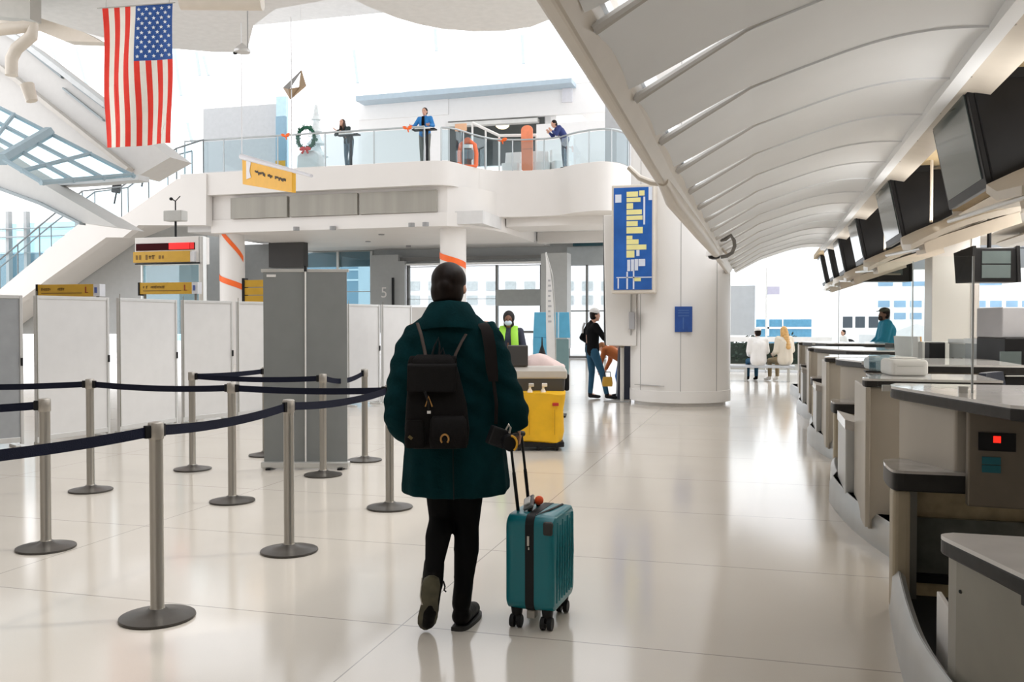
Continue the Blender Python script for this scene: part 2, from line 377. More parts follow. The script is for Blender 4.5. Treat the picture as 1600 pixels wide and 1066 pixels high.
# ---- upper lounge behind the balcony
ul = struct(thing('wall_upper', None, None))
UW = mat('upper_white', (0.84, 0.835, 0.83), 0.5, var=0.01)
YU = 33.0
rect(560, 158, 700, 264, YU).build('wall_panel', UW, ul)
rect(700, 128, 945, 190, YU).build('wall_panel', UW, ul)
rect(838, 188, 945, 264, YU).build('wall_panel', UW, ul)
rect(560, 152, 700, 188, YU-0.05).build('wall_panel', UW, ul)
py_poly([(556,150),(690,139),(893,122),(893,129),(690,147),(556,158)], YU-0.8, 0.9).build('roof_edge', mat('roof_edge_shading', (0.42, 0.52, 0.60), 0.4), ul)  # bluish colour stands in for the shading along the roof edge
rect(878, 128, 894, 160, YU-0.1, 0.1).build('vent_panel', mat('pale_lilac_panel', (0.68, 0.68, 0.72), 0.5), ul)
MB().box((-13.5, 33.2, 10.3), (-5.5, 41, 10.5)).build('lounge_roof_blocker', UW, ul)  # roof and sides added to darken the lounge opening
MB().box((-13.6, 33.2, 6.3), (-13.4, 41, 10.3)).build('lounge_side_blocker', UW, ul)
MB().box((-7.7, 33.2, 6.3), (-7.5, 41, 10.3)).build('lounge_side_blocker', UW, ul)
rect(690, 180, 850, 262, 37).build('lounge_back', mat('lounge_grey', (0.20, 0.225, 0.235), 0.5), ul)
py_poly([(698,192),(840,184),(840,190),(698,198)], YU-0.05, 0.3).build('lintel', ALU, ul)
rect(505, 146, 560, 262, 34).build('wall_panel', UW, ul)
rect(318, 162, 432, 275, 36).build('wall_panel', mat('upper_grey', (0.40, 0.41, 0.42), 0.5), ul)
rect(432, 150, 447, 262, 35.5).build('display_panel', mat('upper_blue_panel', (0.40, 0.56, 0.68), 0.4), ul)
rect(945, 140, 985, 275, 31).build('wall_panel', mat('upper_grey_side', (0.42, 0.43, 0.44), 0.5), ul)
lamp = thing('pendant_lamp', 'small cream dome lamp hanging in the dark lounge opening upstairs', 'lamp', aty(785, 193, 35))
MB().lathe([(0.28, 0.0), (0.26, -0.12), (0.15, -0.2), (0.02, -0.22)]).build('shade', mat('warm_lamp', (0.9, 0.8, 0.55), 0.4, emit=(1, 0.85, 0.5, 2.0)), lamp, smooth=True)
MB().cyl((0, 0, 0), (0, 0, 0.9), 0.012, seg=8).build('cord', BLACK, lamp)
# glazed curtain wall far behind: faint mullions
cw = struct(thing('window_4', None, None))
PM = mat('pale_mullion', (0.80, 0.82, 0.84), 0.5)
for px in range(285, 900, 52):
    p = aty(px, 150, 45); MB().box((p.x-0.05, 45, 6), (p.x+0.05, 45.15, 22)).build('mullion', PM, cw)
for z in (9.5, 12.6, 15.8): MB().box((-26, 45.02, z-0.05), (-4, 45.13, z+0.05)).build('transom', PM, cw)
for (a, b, c, d) in ((270, 40, 262, 62), (120, 75, 136, 135), (80, 75, 92, 100), (272, 75, 283, 150), (307, 82, 312, 118), (318, 88, 326, 118), (293, 192, 300, 222), (553, 78, 559, 130), (680, 45, 682, 80), (816, 55, 818, 100)):
    p, q = aty(a, b, 44), aty(c, d, 44)
    MB().tube([p, q], 0.09, 8).build('strut', mat('strut_bluegrey', (0.45, 0.53, 0.57), 0.5), cw)
for y0, x0, x1 in ((119, 600, 690), (112, 735, 768), (107, 910, 925), (132, 478, 560)):
    p, q = aty(x0, y0, 44), aty(x1, y0-4, 44)
    MB().tube([p, q], 0.05, 8).build('strut', PM, cw)

# ---- curved ceilings hanging over the atrium
ce = [tuple(atz(a, b, 8.0))[:2] for a, b in ((530,-12),(575,10),(620,28),(655,38),(690,45),(740,49),(790,48),(830,42),(870,26),(905,0))]
struct(MB().plan(ce+[(-3.0, 10), (-6.5, 10)], 8.0, 8.35).build('ceiling', mat('ceiling_paint', (0.74, 0.735, 0.73), 0.6, var=0.01)))
cl = [tuple(atz(a, b, 8.5))[:2] for a, b in ((-40,10),(40,28),(100,43),(160,58),(215,69),(270,76),(330,81),(385,82),(396,40),(430,14),(500,2),(545,-12))]
struct(MB().plan(cl+[(-6.5, 9), (-13, 9)], 8.5, 8.8).build('ceiling_left', mat('ceiling_paint', (0.74, 0.735, 0.73), 0.6)))
p0, p1 = atd(283, 2, 17), atd(410, 3, 17)
struct(MB().tube([p0, p1], 0.16, 16).build('ceiling_duct', CREAM, smooth=True))

# ---- sloping roof trusses and glazed bays on the left
tr = struct(thing('roof_truss', None, None))
TW = mat('truss_white', (0.54, 0.53, 0.515), 0.5, var=0.02)
TG = mat('truss_grey', (0.30, 0.34, 0.36), 0.5, var=0.03)
py_poly([(-60,10),(30,66),(160,166),(266,246),(214,276),(-60,134)], 20, 0.9).build('main_beam', TW, tr)
py_poly([(-60,72),(0,102),(200,262),(196,266),(0,110),(-60,80)], 19.75, 0.3).build('beam_flange', mat('truss_cream', (0.50, 0.475, 0.44), 0.5), tr)
py_poly([(-60,5),(30,58),(162,160),(162,168),(30,68),(-60,14)], 19.8, 0.3).build('beam_flange', mat('truss_cool', (0.55, 0.57, 0.58), 0.5), tr)
for pl in ([(36,70),(95,118),(95,122),(36,74)], [(113,128),(160,163),(160,168),(113,133)], [(97,136),(160,186),(160,189),(97,139)]):
    py_poly(pl, 19.9, 0.2).build('slot', TG, tr)
py_poly([(-60,210),(0,248),(66,287),(140,330),(185,356),(123,348),(60,316),(0,294),(-60,268)], 17.5, 0.9).build('lower_beam', TW, tr)
py_poly([(-60,266),(0,293),(60,315),(124,347),(124,351),(60,320),(0,298),(-60,271)], 17.4, 0.2).build('beam_edge', TG, tr)
py_poly([(62,284),(140,279),(216,273),(216,281),(140,287),(66,291)], 18.2, 0.4).build('eave_beam', mat('truss_cool', (0.55, 0.57, 0.58), 0.5), tr)
A, B, Cc, D = atd(-60, 137, 21), atd(213, 276, 21), atd(66, 287, 18.6), atd(-60, 212, 18.6)
def bil(u, v): return (A*(1-u)+B*u)*(1-v)+(D*(1-u)+Cc*u)*v
sk = struct(thing('window_5', None, None))
TB = mat('skylight_bar', (0.30, 0.40, 0.46), 0.5, var=0.04)
for v in (0.02, 0.36, 0.68, 0.98): MB().tube([bil(0, v), bil(1, v)], 0.055, 6).build('skylight_bar', TB, sk)
for u, r in ((0.06, .05), (0.30, 0.05), (0.50, 0.13), (0.74, 0.05), (0.98, 0.06)): MB().tube([bil(u, 0), bil(u, 1)], r, 6).build('skylight_bar', TB, sk)
MB().sheet([[bil(0, 0), bil(1, 0)], [bil(0, 1), bil(1, 1)]], (0, 0, 0.02)).build('pane', glassmat('skylight_glass', (0.86, 0.95, 0.98), 0.05), sk)
# bracket tubes in the top-left corner
MB().tube([atd(-20, 48, 15), atd(38, 42, 15), atd(52, 42, 15), atd(50, 56, 15), atd(26, 76, 15), atd(18, 92, 15), atd(18, 118, 15)], 0.10, 10).build('bracket_tube', CREAM, tr, smooth=True)
MB().tube([atd(42, 132, 15), atd(50, 158, 15)], [0.11, 0.09], 10).build('bracket_foot', CREAM, tr, smooth=True)
py_poly([(-40,-10),(47,-12),(47,30),(-40,22)], 15.5, 0.3).build('gusset', mat('gusset_grey', (0.40, 0.39, 0.36), 0.5), tr)
py_poly([(-60,4),(0,8),(130,50),(160,66),(100,64),(46,42),(-60,26)], 16.2, 0.3).build('gusset_rail', CREAM, tr)
# low glazed corner behind the stair
lw = struct(thing('window_6', None, None))
for (a, b, c, d) in ((-20, 366, 130, 372), (-20, 353, 125, 359), (-20, 392, 130, 396)):
    rect(a, b, c, d, 30).build('rail', mat('mullion_grey', (0.40, 0.42, 0.43), 0.5), lw)
for px in (10, 38, 118): rect(px, 330, px+3, 470, 30.2).build('mullion', mat('mullion_grey', (0.4, 0.42, 0.43), 0.5), lw)
rect(-20, 345, 140, 480, 30.4, 0.03).build('pane', GLASSB, lw)
rect(-40, 394, 120, 470, 33).build('low_wall', mat('teal_wall', (0.10, 0.20, 0.24), 0.4), lw)

# ---- big round column with its base reveal and seams
col = struct(thing('column', None, None, (-1.447, 16.42, 0)))
MB().lathe([(0.80, 0), (0.80, 0.06), (0.885, 0.065), (0.885, 0.26), (0.875, 0.265), (0.875, 9.5)], seg=72).build('shaft', WHITE2, col, smooth=True)
for an, z1 in ((-84, 9), (-135, 9), (-40, 9)):
    a_ = math.radians(an); MB().obox((0.873*math.cos(a_), 0.873*math.sin(a_), z1/2+0.1), (0.012, 0.012, z1-0.2), (0, 0, a_)).build('seam', mat('seam_grey', (0.42, 0.41, 0.40), 0.6), col)
MB().obox((-0.45, -0.76, 0.355), (0.62, 0.03, 0.012), (0, 0, math.radians(-31))).build('seam', mat('seam_grey', (0.42, 0.41, 0.4), 0.6), col)

# ---- check-in canopy of curved louvres
can = struct(thing('canopy', None, None))
PROF = [(-0.53, 2.40), (-0.15, 2.61), (0.01, 2.68), (0.467, 2.824), (0.78, 2.873), (1.04, 2.866)]
PR = smooth_pts(PROF, 7)
y = 1.0; ysl = []
while y < 17.2: ysl.append(y); y += 0.945
for y0 in ysl:
    rows = []
    for i, (x, z) in enumerate(PR):
        t = i/(len(PR)-1); w = 0.79+0.155*(1-(1-min(1, t*2.0))**2)
        rows.append([(x, y0+w*k/8, z-0.075+0.085*(1-((k/8-0.15)/0.85)**2)*0.6 - (0.0 if k else 0.01)+0.05*k/8) for k in range(9)])
    MB().sheet(rows, (0, 0, 0.03)).build('louvre', FABRIC_W, can, smooth=True)
    MB().tube([(x, y0, z-0.030+0.03*i/len(PR)) for i, (x, z) in enumerate(PR)], [max(0.006, 0.020*(1-1.4*i/len(PR))) for i in range(len(PR))], 8).build('louvre_lip', mat('louvre_lip_grey', (0.55, 0.53, 0.50), 0.5), can, smooth=True)
bp = [(-0.665, 2.335), (-0.64, 2.285), (-0.59, 2.275), (-0.545, 2.34), (-0.505, 2.45), (-0.53, 2.50), (-0.60, 2.47)]
MB().loft([[Vector((x+dx+(x+.585)*k, yy, z+dz+(z-2.28)*k)) for x, z in bp] for yy, dx, dz, k in ((0.8, .03, .09, .22), (2.5, .022, .06, .16), (5.6, 0, 0, 0), (16.3, 0, 0, 0))]).build('edge_beam', CREAM, can, bevel=0.012)
MB().prism([(x, 0.8, z) for x, z in ((-0.55, 2.44), (-0.49, 2.44), (-0.49, 2.58), (-0.55, 2.58))], (0, 15.5, 0)).build('edge_plate', FABRIC_W, can)
MB().tube([(-0.60, 5.6, 2.30), (-0.60, 6.3, 2.27), (-0.60, 9, 2.30), (-0.60, 13, 2.33), (-0.60, 16.2, 2.36)], [0.035, 0.06, 0.065, 0.05, 0.03], 14).build('edge_nose', CREAM, can, smooth=True)
MB().tube([(-0.85, 5.9, 2.44), (-0.78, 5.9, 2.37), (-0.70, 5.9, 2.335), (-0.60, 5.9, 2.32)], [0.03, 0.035, 0.035, 0.03], 12, flat=(1, 0.55)).build('bracket_arm', CREAM, can, smooth=True)
MB().box((1.02, 0.8, 2.80), (1.10, 18.2, 3.0)).build('inner_fascia', FABRIC_W, can)
MB().prism([(1.02, 0.8, 2.86), (1.30, 0.8, 2.80), (1.30, 0.8, 2.86), (1.02, 0.8, 2.92)], (0, 17.4, 0)).build('inner_beam', CREAM, can)
for y0 in ysl: MB().box((1.08, y0-0.012, 2.835), (1.31, y0+0.012, 2.885)).build('beam_joint', mat('joint_brown', (0.25, 0.21, 0.17), 0.6), can)
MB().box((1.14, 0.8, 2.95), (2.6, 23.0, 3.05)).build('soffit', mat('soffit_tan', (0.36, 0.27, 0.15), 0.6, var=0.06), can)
# ceiling and bulkhead behind the desks on the right
struct(MB().box((2.6, 6.5, 2.9), (10, 19, 3.1)).build('ceiling_right', mat('ceiling_right_paint', (0.70, 0.665, 0.61), 0.6, var=0.02)))
bh = struct(thing('bulkhead', None, None))
MB().box((1.4, 20.5, 2.95), (12, 20.9, 3.45)).build('panel', mat('bulkhead_grey', (0.50, 0.53, 0.56), 0.5), bh)
MB().box((2.0, 20.45, 2.55), (12, 20.85, 2.93)).build('panel', mat('bulkhead_dark', (0.34, 0.38, 0.41), 0.5), bh)
sq = struct(thing('square_pillar', None, None))
q = atd(1455, 560, 12.5); q2 = atd(1521, 560, 12.5)
MB().box((q.x, q.y, 0), (q2.x+0.02, q.y+0.6, 3.0)).build('shaft', WHITE2, sq, bevel=0.01)
MB().box((q2.x-0.07, q.y-0.02, 0.9), (q2.x+0.03, q.y+0.1, 3.0)).build('corner_trim', WHITE, sq)

# ---- far glass front on the right and what stands outside
fw = struct(thing('window_7', None, None))
MG = mat('mullion_white', (0.8, 0.8, 0.8), 0.5)
for px in (1141, 1197, 1311, 1425): rect(px-1.5, 250, px+1.5, 600, 27, 0.12).build('mullion', MG, fw)
rect(1136, 527, 1300, 534, 27, 0.15).build('transom', MG, fw)
rect(1136, 580, 1290, 598, 27, 0.15).build('sill', mat('sill_grey', (0.62, 0.64, 0.67), 0.5), fw)
rect(1136, 380, 1660, 600, 27.05, 0.02).build('pane', GLASS, fw)
rect(1141, 446, 1180, 524, 28.5, 0.3).build('grey_panel', mat('outside_grey', (0.52, 0.53, 0.56), 0.6), fw)
# ================================================================== QUEUE POSTS AND BELTS
BASEM = mat('stanchion_base', (0.075, 0.068, 0.06), 0.35, 0.3, var=0.12)
POSTM = mat('stanchion_steel', (0.50, 0.475, 0.43), 0.28, 0.85, var=0.05, scale=4, stretch=(20, 20, 0.4))
def stanchion(name_loc, label):
    t = thing('stanchion', label, 'queue post', (name_loc[0], name_loc[1], 0), 0, 'queue barrier posts')
    MB().lathe([(0.172, 0.0), (0.178, 0.006), (0.176, 0.014), (0.12, 0.026), (0.055, 0.038), (0.04, 0.05)], seg=48).build('base', BASEM, t, smooth=True)
    MB().lathe([(0.034, 0.045), (0.036, 0.05), (0.032, 0.06), (0.032, 0.88)], seg=28).build('post', POSTM, t, smooth=True)
    MB().lathe([(0.0345, 0.872), (0.0365, 0.876), (0.0365, 0.948), (0.033, 0.953), (0.012, 0.957)], seg=28).build('cap', mat('stanchion_cap', (0.40, 0.37, 0.33), 0.35, 0.6), t, smooth=True)
    return t
SP = {}
defs = [
 ('a', (246, 966), 'nearest queue post, biggest of all, left of the walking woman'),
 ('b', (452, 862), 'second queue post of the near belt row, left of the coat'),
 ('c', (609, 794), 'queue post closest to the left sleeve of the woman in the green coat'),
 ('d', (72, 857), 'queue post at the left edge of the photo beside the grey partition'),
 ('e', (142, 767), 'queue post in front of the first white partition panel'),
 ('f', (363, 784), 'queue post standing in the middle of the second belt row, left of the grey banner'),
 ('g', (301, 734), 'far queue post left of the grey banner with a blue belt'),
 ('h', (505, 743), 'queue post standing right in front of the grey banner'),
 ('i', (570, 720), 'farthest queue post, just right of the grey banner'),
 ('j', (415, 712), 'queue post mostly hidden behind the left edge of the grey banner'),
]
first = None
for k, p, lab in defs:
    q = atz(*p); SP[k] = (stanchion(q, lab) if first is None else dup(first, (q.x, q.y, 0), 0, lab)); first = first or SP[k]
def belt(a, b, owner, sag=0.025, z=0.91):
    pa = Vector((a[0], a[1], 0)); pb = Vector((b[0], b[1], 0)); d = (pb-pa); L = d.length; d.normalize(); n = Vector((-d.y, d.x, 0))*0.0015
    s0 = pa+d*0.036; s1 = pb-d*0.036; rows = []
    for i in range(17):
        t = i/16; p = s0+(s1-s0)*t; zz = z-sag*4*t*(1-t); tw = 0.004*math.sin(t*9)
        rows.append([(p.x+n.x+tw*n.x*300, p.y+n.y, zz-0.025), (p.x+n.x, p.y+n.y, zz+0.025)])
    o = MB().sheet(rows, -n*2).build('belt', NAVY, owner, world=True, smooth=True)
    for e, dd in ((s0, d), (s1, -d)):
        c = e+dd*0.012; MB().obox((c.x, c.y, z), (0.03, 0.022, 0.062), (0, 0, math.atan2(dd.y, dd.x))).build('belt_clip', BLACK, owner, world=True, bevel=0.003)
L_ = lambda k: SP[k].location
offA = atz(-160, 760, 0.91); offA = Vector((-3.75, 2.75, 0))
belt(L_('a'), (-3.25, 2.35), SP['a']); belt(L_('b'), L_('a'), SP['b']); belt(L_('c'), L_('b'), SP['c'], 0.03)
belt(L_('d'), (-5.6, 4.2), SP['d'])
belt(L_('e'), (-7.4, 5.9), SP['e']); belt(L_('f'), L_('e'), SP['f'], 0.02); belt(L_('c'), L_('f'), SP['c'], 0.015)
belt(L_('g'), L_('j'), SP['g'], 0.01); belt(L_('g'), L_('h'), SP['g'], 0.02); belt(L_('h'), L_('i'), SP['h'], 0.05)

# ================================================================== GREY ROLL-UP BANNER
a, b = atz(413, 738), atz(543, 738); d = (b-a); W = d.length; rz = math.atan2(d.y, d.x)
t = thing('rollup_banner', 'tall grey double roll-up banner stand seen from behind, white pole down its middle', 'banner', (a+b)/2*1.022, rz); W *= 1.022
BGm = mat('banner_grey', (0.215, 0.225, 0.22), 0.6, var=0.03)
MB().box((-W/2, -0.005, 0.07), (-0.004, 0.0, 1.93)).build('graphic', BGm, t)
MB().box((0.004, -0.005, 0.07), (W/2, 0.0, 1.93)).build('graphic', BGm, t)
MB().box((-W/2-0.02, -0.01, 1.925), (-0.01, 0.012, 1.955)).build('top_rail', ALU, t, bevel=0.004)
MB().box((0.01, -0.01, 1.925), (W/2+0.02, 0.012, 1.955)).build('top_rail', ALU, t, bevel=0.004)
MB().cyl((0.005, -0.03, 0.05), (0.01, -0.03, 1.965), 0.008, seg=10).build('pole', WHITE2, t)
MB().cyl((0.01, -0.03, 1.93), (0.01, -0.03, 1.985), 0.014, seg=10).build('pole_hook', BLACKG, t)
MB().box((-W/2-0.02, -0.06, 0.015), (W/2+0.02, 0.05, 0.075)).build('cassette', ALU, t, bevel=0.01)
for x in (-W/2+0.06, W/2-0.06): MB().box((x-0.025, -0.09, 0), (x+0.025, 0.10, 0.016)).build('foot', BLACK, t)
MB().obox((-W/2+0.08, -0.009, 1.89), (0.09, 0.004, 0.025)).build('sticker', WHITE2, t)

# ================================================================== WHITE PARTITION PANELS
PF = mat('partition_frame', (0.62, 0.62, 0.61), 0.3, 0.3)
PP = mat('partition_white', (0.66, 0.655, 0.65), 0.22, var=0.02)
PG = mat('partition_grey', (0.33, 0.345, 0.36), 0.15, var=0.06)
pp = [((-9.05, 7.25), (-8.27, 8.62)), ((-8.17, 8.70), (-8.0, 9.72)), ((-7.97, 9.86), (-7.90, 10.96)), ((-7.88, 11.06), (-7.60, 11.88)), ((-7.57, 11.95), (-7.15, 13.05)), ((-7.12, 13.12), (-6.84, 14.0)), ((-6.80, 14.08), (-6.57, 14.88)), ((-6.55, 14.94), (-6.30, 15.72))]
plab = ['grey glossy partition panel at the left edge of the photo', 'white partition panel under the long yellow sign, first of the white ones', 'white partition panel second in the white row, below the wall of the grey stair', 'white partition panel below the lower yellow counter sign', 'white partition panel half hidden behind the left edge of the grey banner', 'white partition panel just right of the grey banner, seen between banner and post', 'white partition panel next to last at the far right of the row', 'white partition panel last at the far right of the row beside the green coat']
for i, ((x0, y0), (x1, y1)) in enumerate(pp):
    dx, dy = x1-x0, y1-y0; Wp = math.hypot(dx, dy); rz = math.atan2(dy, dx)
    t = thing('partition_panel', plab[i], 'partition', ((x0+x1)/2, (y0+y1)/2, 0), rz, 'partition panels behind the queue')
    h = 1.75; w = Wp/2
    for s in (-1, 1):
        MB().box((s*w-0.035 if s > 0 else -w, -0.025, 0.03), (w if s > 0 else -w+0.035, 0.025, h)).build('frame_post', PF, t, bevel=0.006)
    MB().box((-w+0.034, -0.02, h-0.04), (w-0.034, 0.02, h)).build('frame_rail', PF, t, bevel=0.004)
    MB().box((-w+0.034, -0.02, 0.05), (w-0.034, 0.02, 0.11)).build('frame_rail', PF, t, bevel=0.004)
    MB().box((-w+0.03, -0.010, 0.1), (w-0.03, 0.010, h-0.035)).build('infill', PG if i == 0 else PP, t)
    for s in (-1, 1):
        MB().box((s*(w-0.09)-0.03, -0.12, 0), (s*(w-0.09)+0.03, 0.12, 0.03)).build('foot', ALU, t, bevel=0.005)
    MB().obox((w-0.02, -0.032, 0.98), (0.022, 0.02, 0.09)).build('latch', BLACK, t, bevel=0.003)
    MB().obox((-w+0.008, -0.028, 0.95), (0.006, 0.008, 1.7)).build('edge_gasket', mat('gasket_olive', (0.22, 0.21, 0.17), 0.6), t)

# ================================================================== YELLOW COUNTER SIGNS, ELECTRONIC SIGN
def squiggle(parent, x0, x1, z, y, h, n, m=DARKINK, seed=1):
    r = random.Random(seed); mb = MB(); w = (x1-x0)/n
    for i in range(n):
        if r.random() < 0.13: continue
        hh = h*(0.55+0.45*r.random()); mb.box((x0+i*w, y-0.004, z-hh/2), (x0+i*w+w*0.55, y, z+hh/2))
        if r.random() < 0.6: mb.box((x0+i*w, y-0.004, z+hh/2-h*0.2), (x0+i*w+w*0.85, y, z+hh/2))
    mb.build('lettering', m, parent)
def yellow_sign(px0, py0, px1, py1, Y, label, foot=True, text=True):
    a, b = aty(px0, py1, Y), aty(px1, py0, Y); w, h = b.x-a.x, b.z-a.z
    t = thing('yellow_counter_sign', label, 'sign', ((a.x+b.x)/2, Y, 0), 0, 'yellow counter signs')
    z0 = a.z
    MB().box((-w/2, -0.06, z0), (w/2*0.80, 0.06, z0+h)).build('face', YELLOWS, t, bevel=0.004)
    MB().box((w/2*0.80, -0.058, z0), (w/2, 0.058, z0+h)).build('end_panel', mat('sign_end_white', (0.68, 0.69, 0.72), 0.4), t)
    MB().obox((w/2*0.88, -0.062, z0+h*0.5), (w*0.035, 0.01, h*0.45)).build('flag_mark', mat('flag_mark_blue', (0.08, 0.12, 0.35), 0.5), t)
    MB().box((-w/2-0.03, -0.07, z0-h*0.12), (-w/2, 0.07, z0+h*1.03)).build('end_cap', BLACKG, t)
    if text:
        squiggle(t, -w*0.44, -w*0.06, z0+h*0.6, -0.062, h*0.26, 14, mat('sign_ink', (0.22, 0.12, 0.02), 0.6), seed=int(px0))
        MB().box((-w*0.44, -0.064, z0+h*0.25), (w*0.22, -0.06, z0+h*0.31)).build('rule', mat('sign_ink', (0.22, 0.12, 0.02), 0.6), t)
        mb = MB(); mb.box((w*0.27, -0.064, z0+h*0.28), (w*0.29, -0.06, z0+h*0.78)); mb.box((w*0.27, -0.064, z0+h*0.28), (w*0.32, -0.06, z0+h*0.34)); mb.build('number_mark', mat('red_ink', (0.30, 0.05, 0.02), 0.6), t)
    if foot:
        for x in (-w/2+0.06, w/2-0.08): MB().cyl((x, 0, 0), (x, 0, z0+0.01), 0.022, seg=12).build('leg', mat('sign_leg', (0.2, 0.19, 0.17), 0.4, 0.5), t)
    return t
yellow_sign(64, 444, 160, 464, 11.0, 'long yellow counter sign above the first white partition panel')
s2 = yellow_sign(222, 441, 312, 460, 13.4, 'yellow counter sign standing under the red electronic display')
a = aty(385, 473, 14.0); b = aty(432, 436, 14.0)
t = thing('stacked_sign', 'three yellow sign strips stacked beside the taped column, partly behind the grey banner', 'sign', ((a.x+b.x)/2, 14.0, 0))
w = b.x-a.x; h = (b.z-a.z)/3
for i in range(3): MB().box((-w/2, -0.05, a.z+i*h), (w/2, 0.05, a.z+(i+1)*h-0.015)).build('strip', YELLOWS, t)
MB().box((-w/2-0.05, -0.06, a.z-0.25), (-w/2, 0.06, b.z+0.02)).build('end_cap', BLACKG, t)
MB().cyl((-w/2+0.03, 0, 0), (-w/2+0.03, 0, a.z), 0.025, seg=10).build('leg', BLACKG, t)
MB().cyl((w/2-0.03, 0, 0), (w/2-0.03, 0, a.z), 0.025, seg=10).build('leg', BLACKG, t)
# electronic display gate
Y = 14.2; a = aty(211, 412, Y); b = aty(312, 369, Y); w = b.x-a.x; cx = (a.x+b.x)/2
t = thing('electronic_sign', 'white gate frame with red electronic display over a yellow sign strip', 'sign', (cx, Y, 0))
z1 = b.z; H_ = z1-a.z
def zz(py): return aty(260, py, Y).z
MB().box((-w/2, 0.0, zz(413)), (w/2, 0.3, z1)).build('housing', WHITE2, t, bevel=0.01)
MB().box((-w/2+0.03, -0.012, zz(391)), (w/2-0.10, 0.0, zz(380))).build('display_panel', mat('dark_red_display', (0.045, 0.002, 0.004), 0.6, spec=0.1), t)
MB().box((0.05, -0.016, zz(390)), (w/2-0.20, -0.012, zz(380))).build('lit_segment', mat('lit_red', (0.8, 0.01, 0.01), 0.4, emit=(1, 0.01, 0.01, 0.8)), t)
MB().box((w/2-0.19, -0.016, zz(390)), (w/2-0.11, -0.012, zz(380))).build('lit_segment', mat('lit_red_dim', (0.5, 0.01, 0.01), 0.4, emit=(1, 0.01, 0.01, 0.35)), t)
MB().box((-w/2, -0.05, zz(410)), (w/2-0.17, 0.0, zz(393))).build('sign_strip', YELLOWS, t)
MB().box((w/2-0.17, -0.045, zz(410)), (w/2-0.08, 0.0, zz(394))).build('sign_end', mat('sign_end_white', (0.68, 0.69, 0.72), 0.4), t)
squiggle(t, -w/2+0.06, w*0.0, zz(402), -0.051, 0.09, 9, mat('sign_ink', (0.22, 0.12, 0.02), 0.6), seed=5)
MB().box((-w/2+0.02, -0.03, zz(413)), (w/2, 0.02, zz(411))).build('shadow_gap', BLACKG, t)
MB().box((w/2-0.03, 0, 0), (w/2+0.06, 0.12, z1)).build('gate_post', ALU, t, bevel=0.01)
MB().box((-w/2+0.04, 0.1, 0), (-w/2+0.09, 0.2, zz(412))).build('gate_post', ALU, t, bevel=0.01)
MB().box((-w/2+0.09, 0.14, 1.1), (w/2-0.03, 0.15, zz(414))).build('pane', GLASSB, t)
# camera box on the gate
p = aty(268, 362, Y)
t = thing('sensor_box', 'pale grey sensor box with small antenna on a mast above the red display', 'device', (p.x, Y+0.12, z1))
hz = zz(343)-z1
MB().cyl((0, 0, 0), (0, 0, hz), 0.02, seg=10).build('mast', BLACKG, t)
MB().obox((0, 0, hz+0.07), (0.38, 0.2, 0.19)).build('housing', mat('sensor_grey', (0.50, 0.50, 0.48), 0.5), t, bevel=0.015)
MB().tube([(0, 0, hz+0.15), (0, 0, hz+0.34), (-0.07, 0, hz+0.38)], 0.012, 8).build('antenna', BLACKG, t)
MB().tube([(0, 0, hz+0.34), (0.10, 0, hz+0.43)], 0.009, 8).build('antenna', BLACKG, t)
MB().ell((-0.09, 0, hz+0.385), (0.035, 0.03, 0.03)).build('antenna_head', BLACK, t, smooth=True)

# ================================================================== HANGING FLAG
c0 = atd(215, 8, 18.0)
FW, FH = 1.40, 2.80
t = thing('hanging_flag', 'large red, white and blue striped flag hanging vertically from the ceiling', 'flag', c0, YAW)
FR, FWm, FB = mat('flag_red', (0.72, 0.030, 0.015), 0.7, var=0.05), mat('flag_white', (0.80, 0.77, 0.70), 0.7, var=0.02), mat('flag_blue', (0.012, 0.075, 0.30), 0.6, var=0.12)
def fpt(u, v, off=0.0):
    x = (u-0.5)*FW*(1.0-0.05*v); yv = 0.05*math.sin(u*9+v*2.2)*(0.3+v)+0.02*math.sin(v*7+u*3)
    z = 0.115*(u-0.55)*(1-v)-0.02*math.sin(u*6)*v - FH*v*(1-0.02*u)
    return Vector((x+0.012*math.sin(v*8+u*4), yv+off, z))
fl = MB(); nu, nv = 52, 60
for i in range(nv):
    for k in range(nu):
        u0, u1, v0, v1 = k/nu, (k+1)/nu, i/nv, (i+1)/nv
        st_ = int(u0*13+1e-6); fl.m = 2 if (st_ >= 6 and (v0+v1)/2 < 0.40) else (0 if st_ % 2 == 0 else 1)
        fl.add([fpt(u0, v0), fpt(u1, v0), fpt(u1, v1), fpt(u0, v1)], [(0, 1, 2, 3)])
cl_ = fl.build('cloth', [FR, FWm, FB], t, smooth=False)
sol = cl_.modifiers.new('thick', 'SOLIDIFY'); sol.thickness = 0.004
stm = MB()
for r_ in range(11):
    for c_ in range(9):
        if (r_+c_) % 2: continue
        u = 6/13+(7/13)*(c_+0.9)/9.8; v = 0.4*(r_+0.9)/11.8; q = fpt(u, v, -0.010); pts = []
        for s in range(10):
            an = s*math.pi/5+math.pi/2; rr = 0.042 if s % 2 == 0 else 0.018; pts.append(q+Vector((rr*math.cos(an), 0, rr*math.sin(an))))
        stm.prism(pts, (0, 0.004, 0))
stm.build('stars', mat('star_white', (0.75, 0.80, 0.85), 0.7), cl_)
MB().cyl(fpt(0, 0)+Vector((-0.1, 0, 0)), fpt(1, 0)+Vector((0.05, 0, 0.0)), 0.012, seg=8).build('top_pole', mat('pole_grey', (0.4, 0.4, 0.38), 0.4), t)
for u in (0.05, 0.95): MB().cyl(fpt(u, 0), fpt(u, 0)+Vector((0, 0, 8.5-c0.z)), 0.006, seg=6).build('cord', mat('pole_grey', (0.4, 0.4, 0.38), 0.4), t)

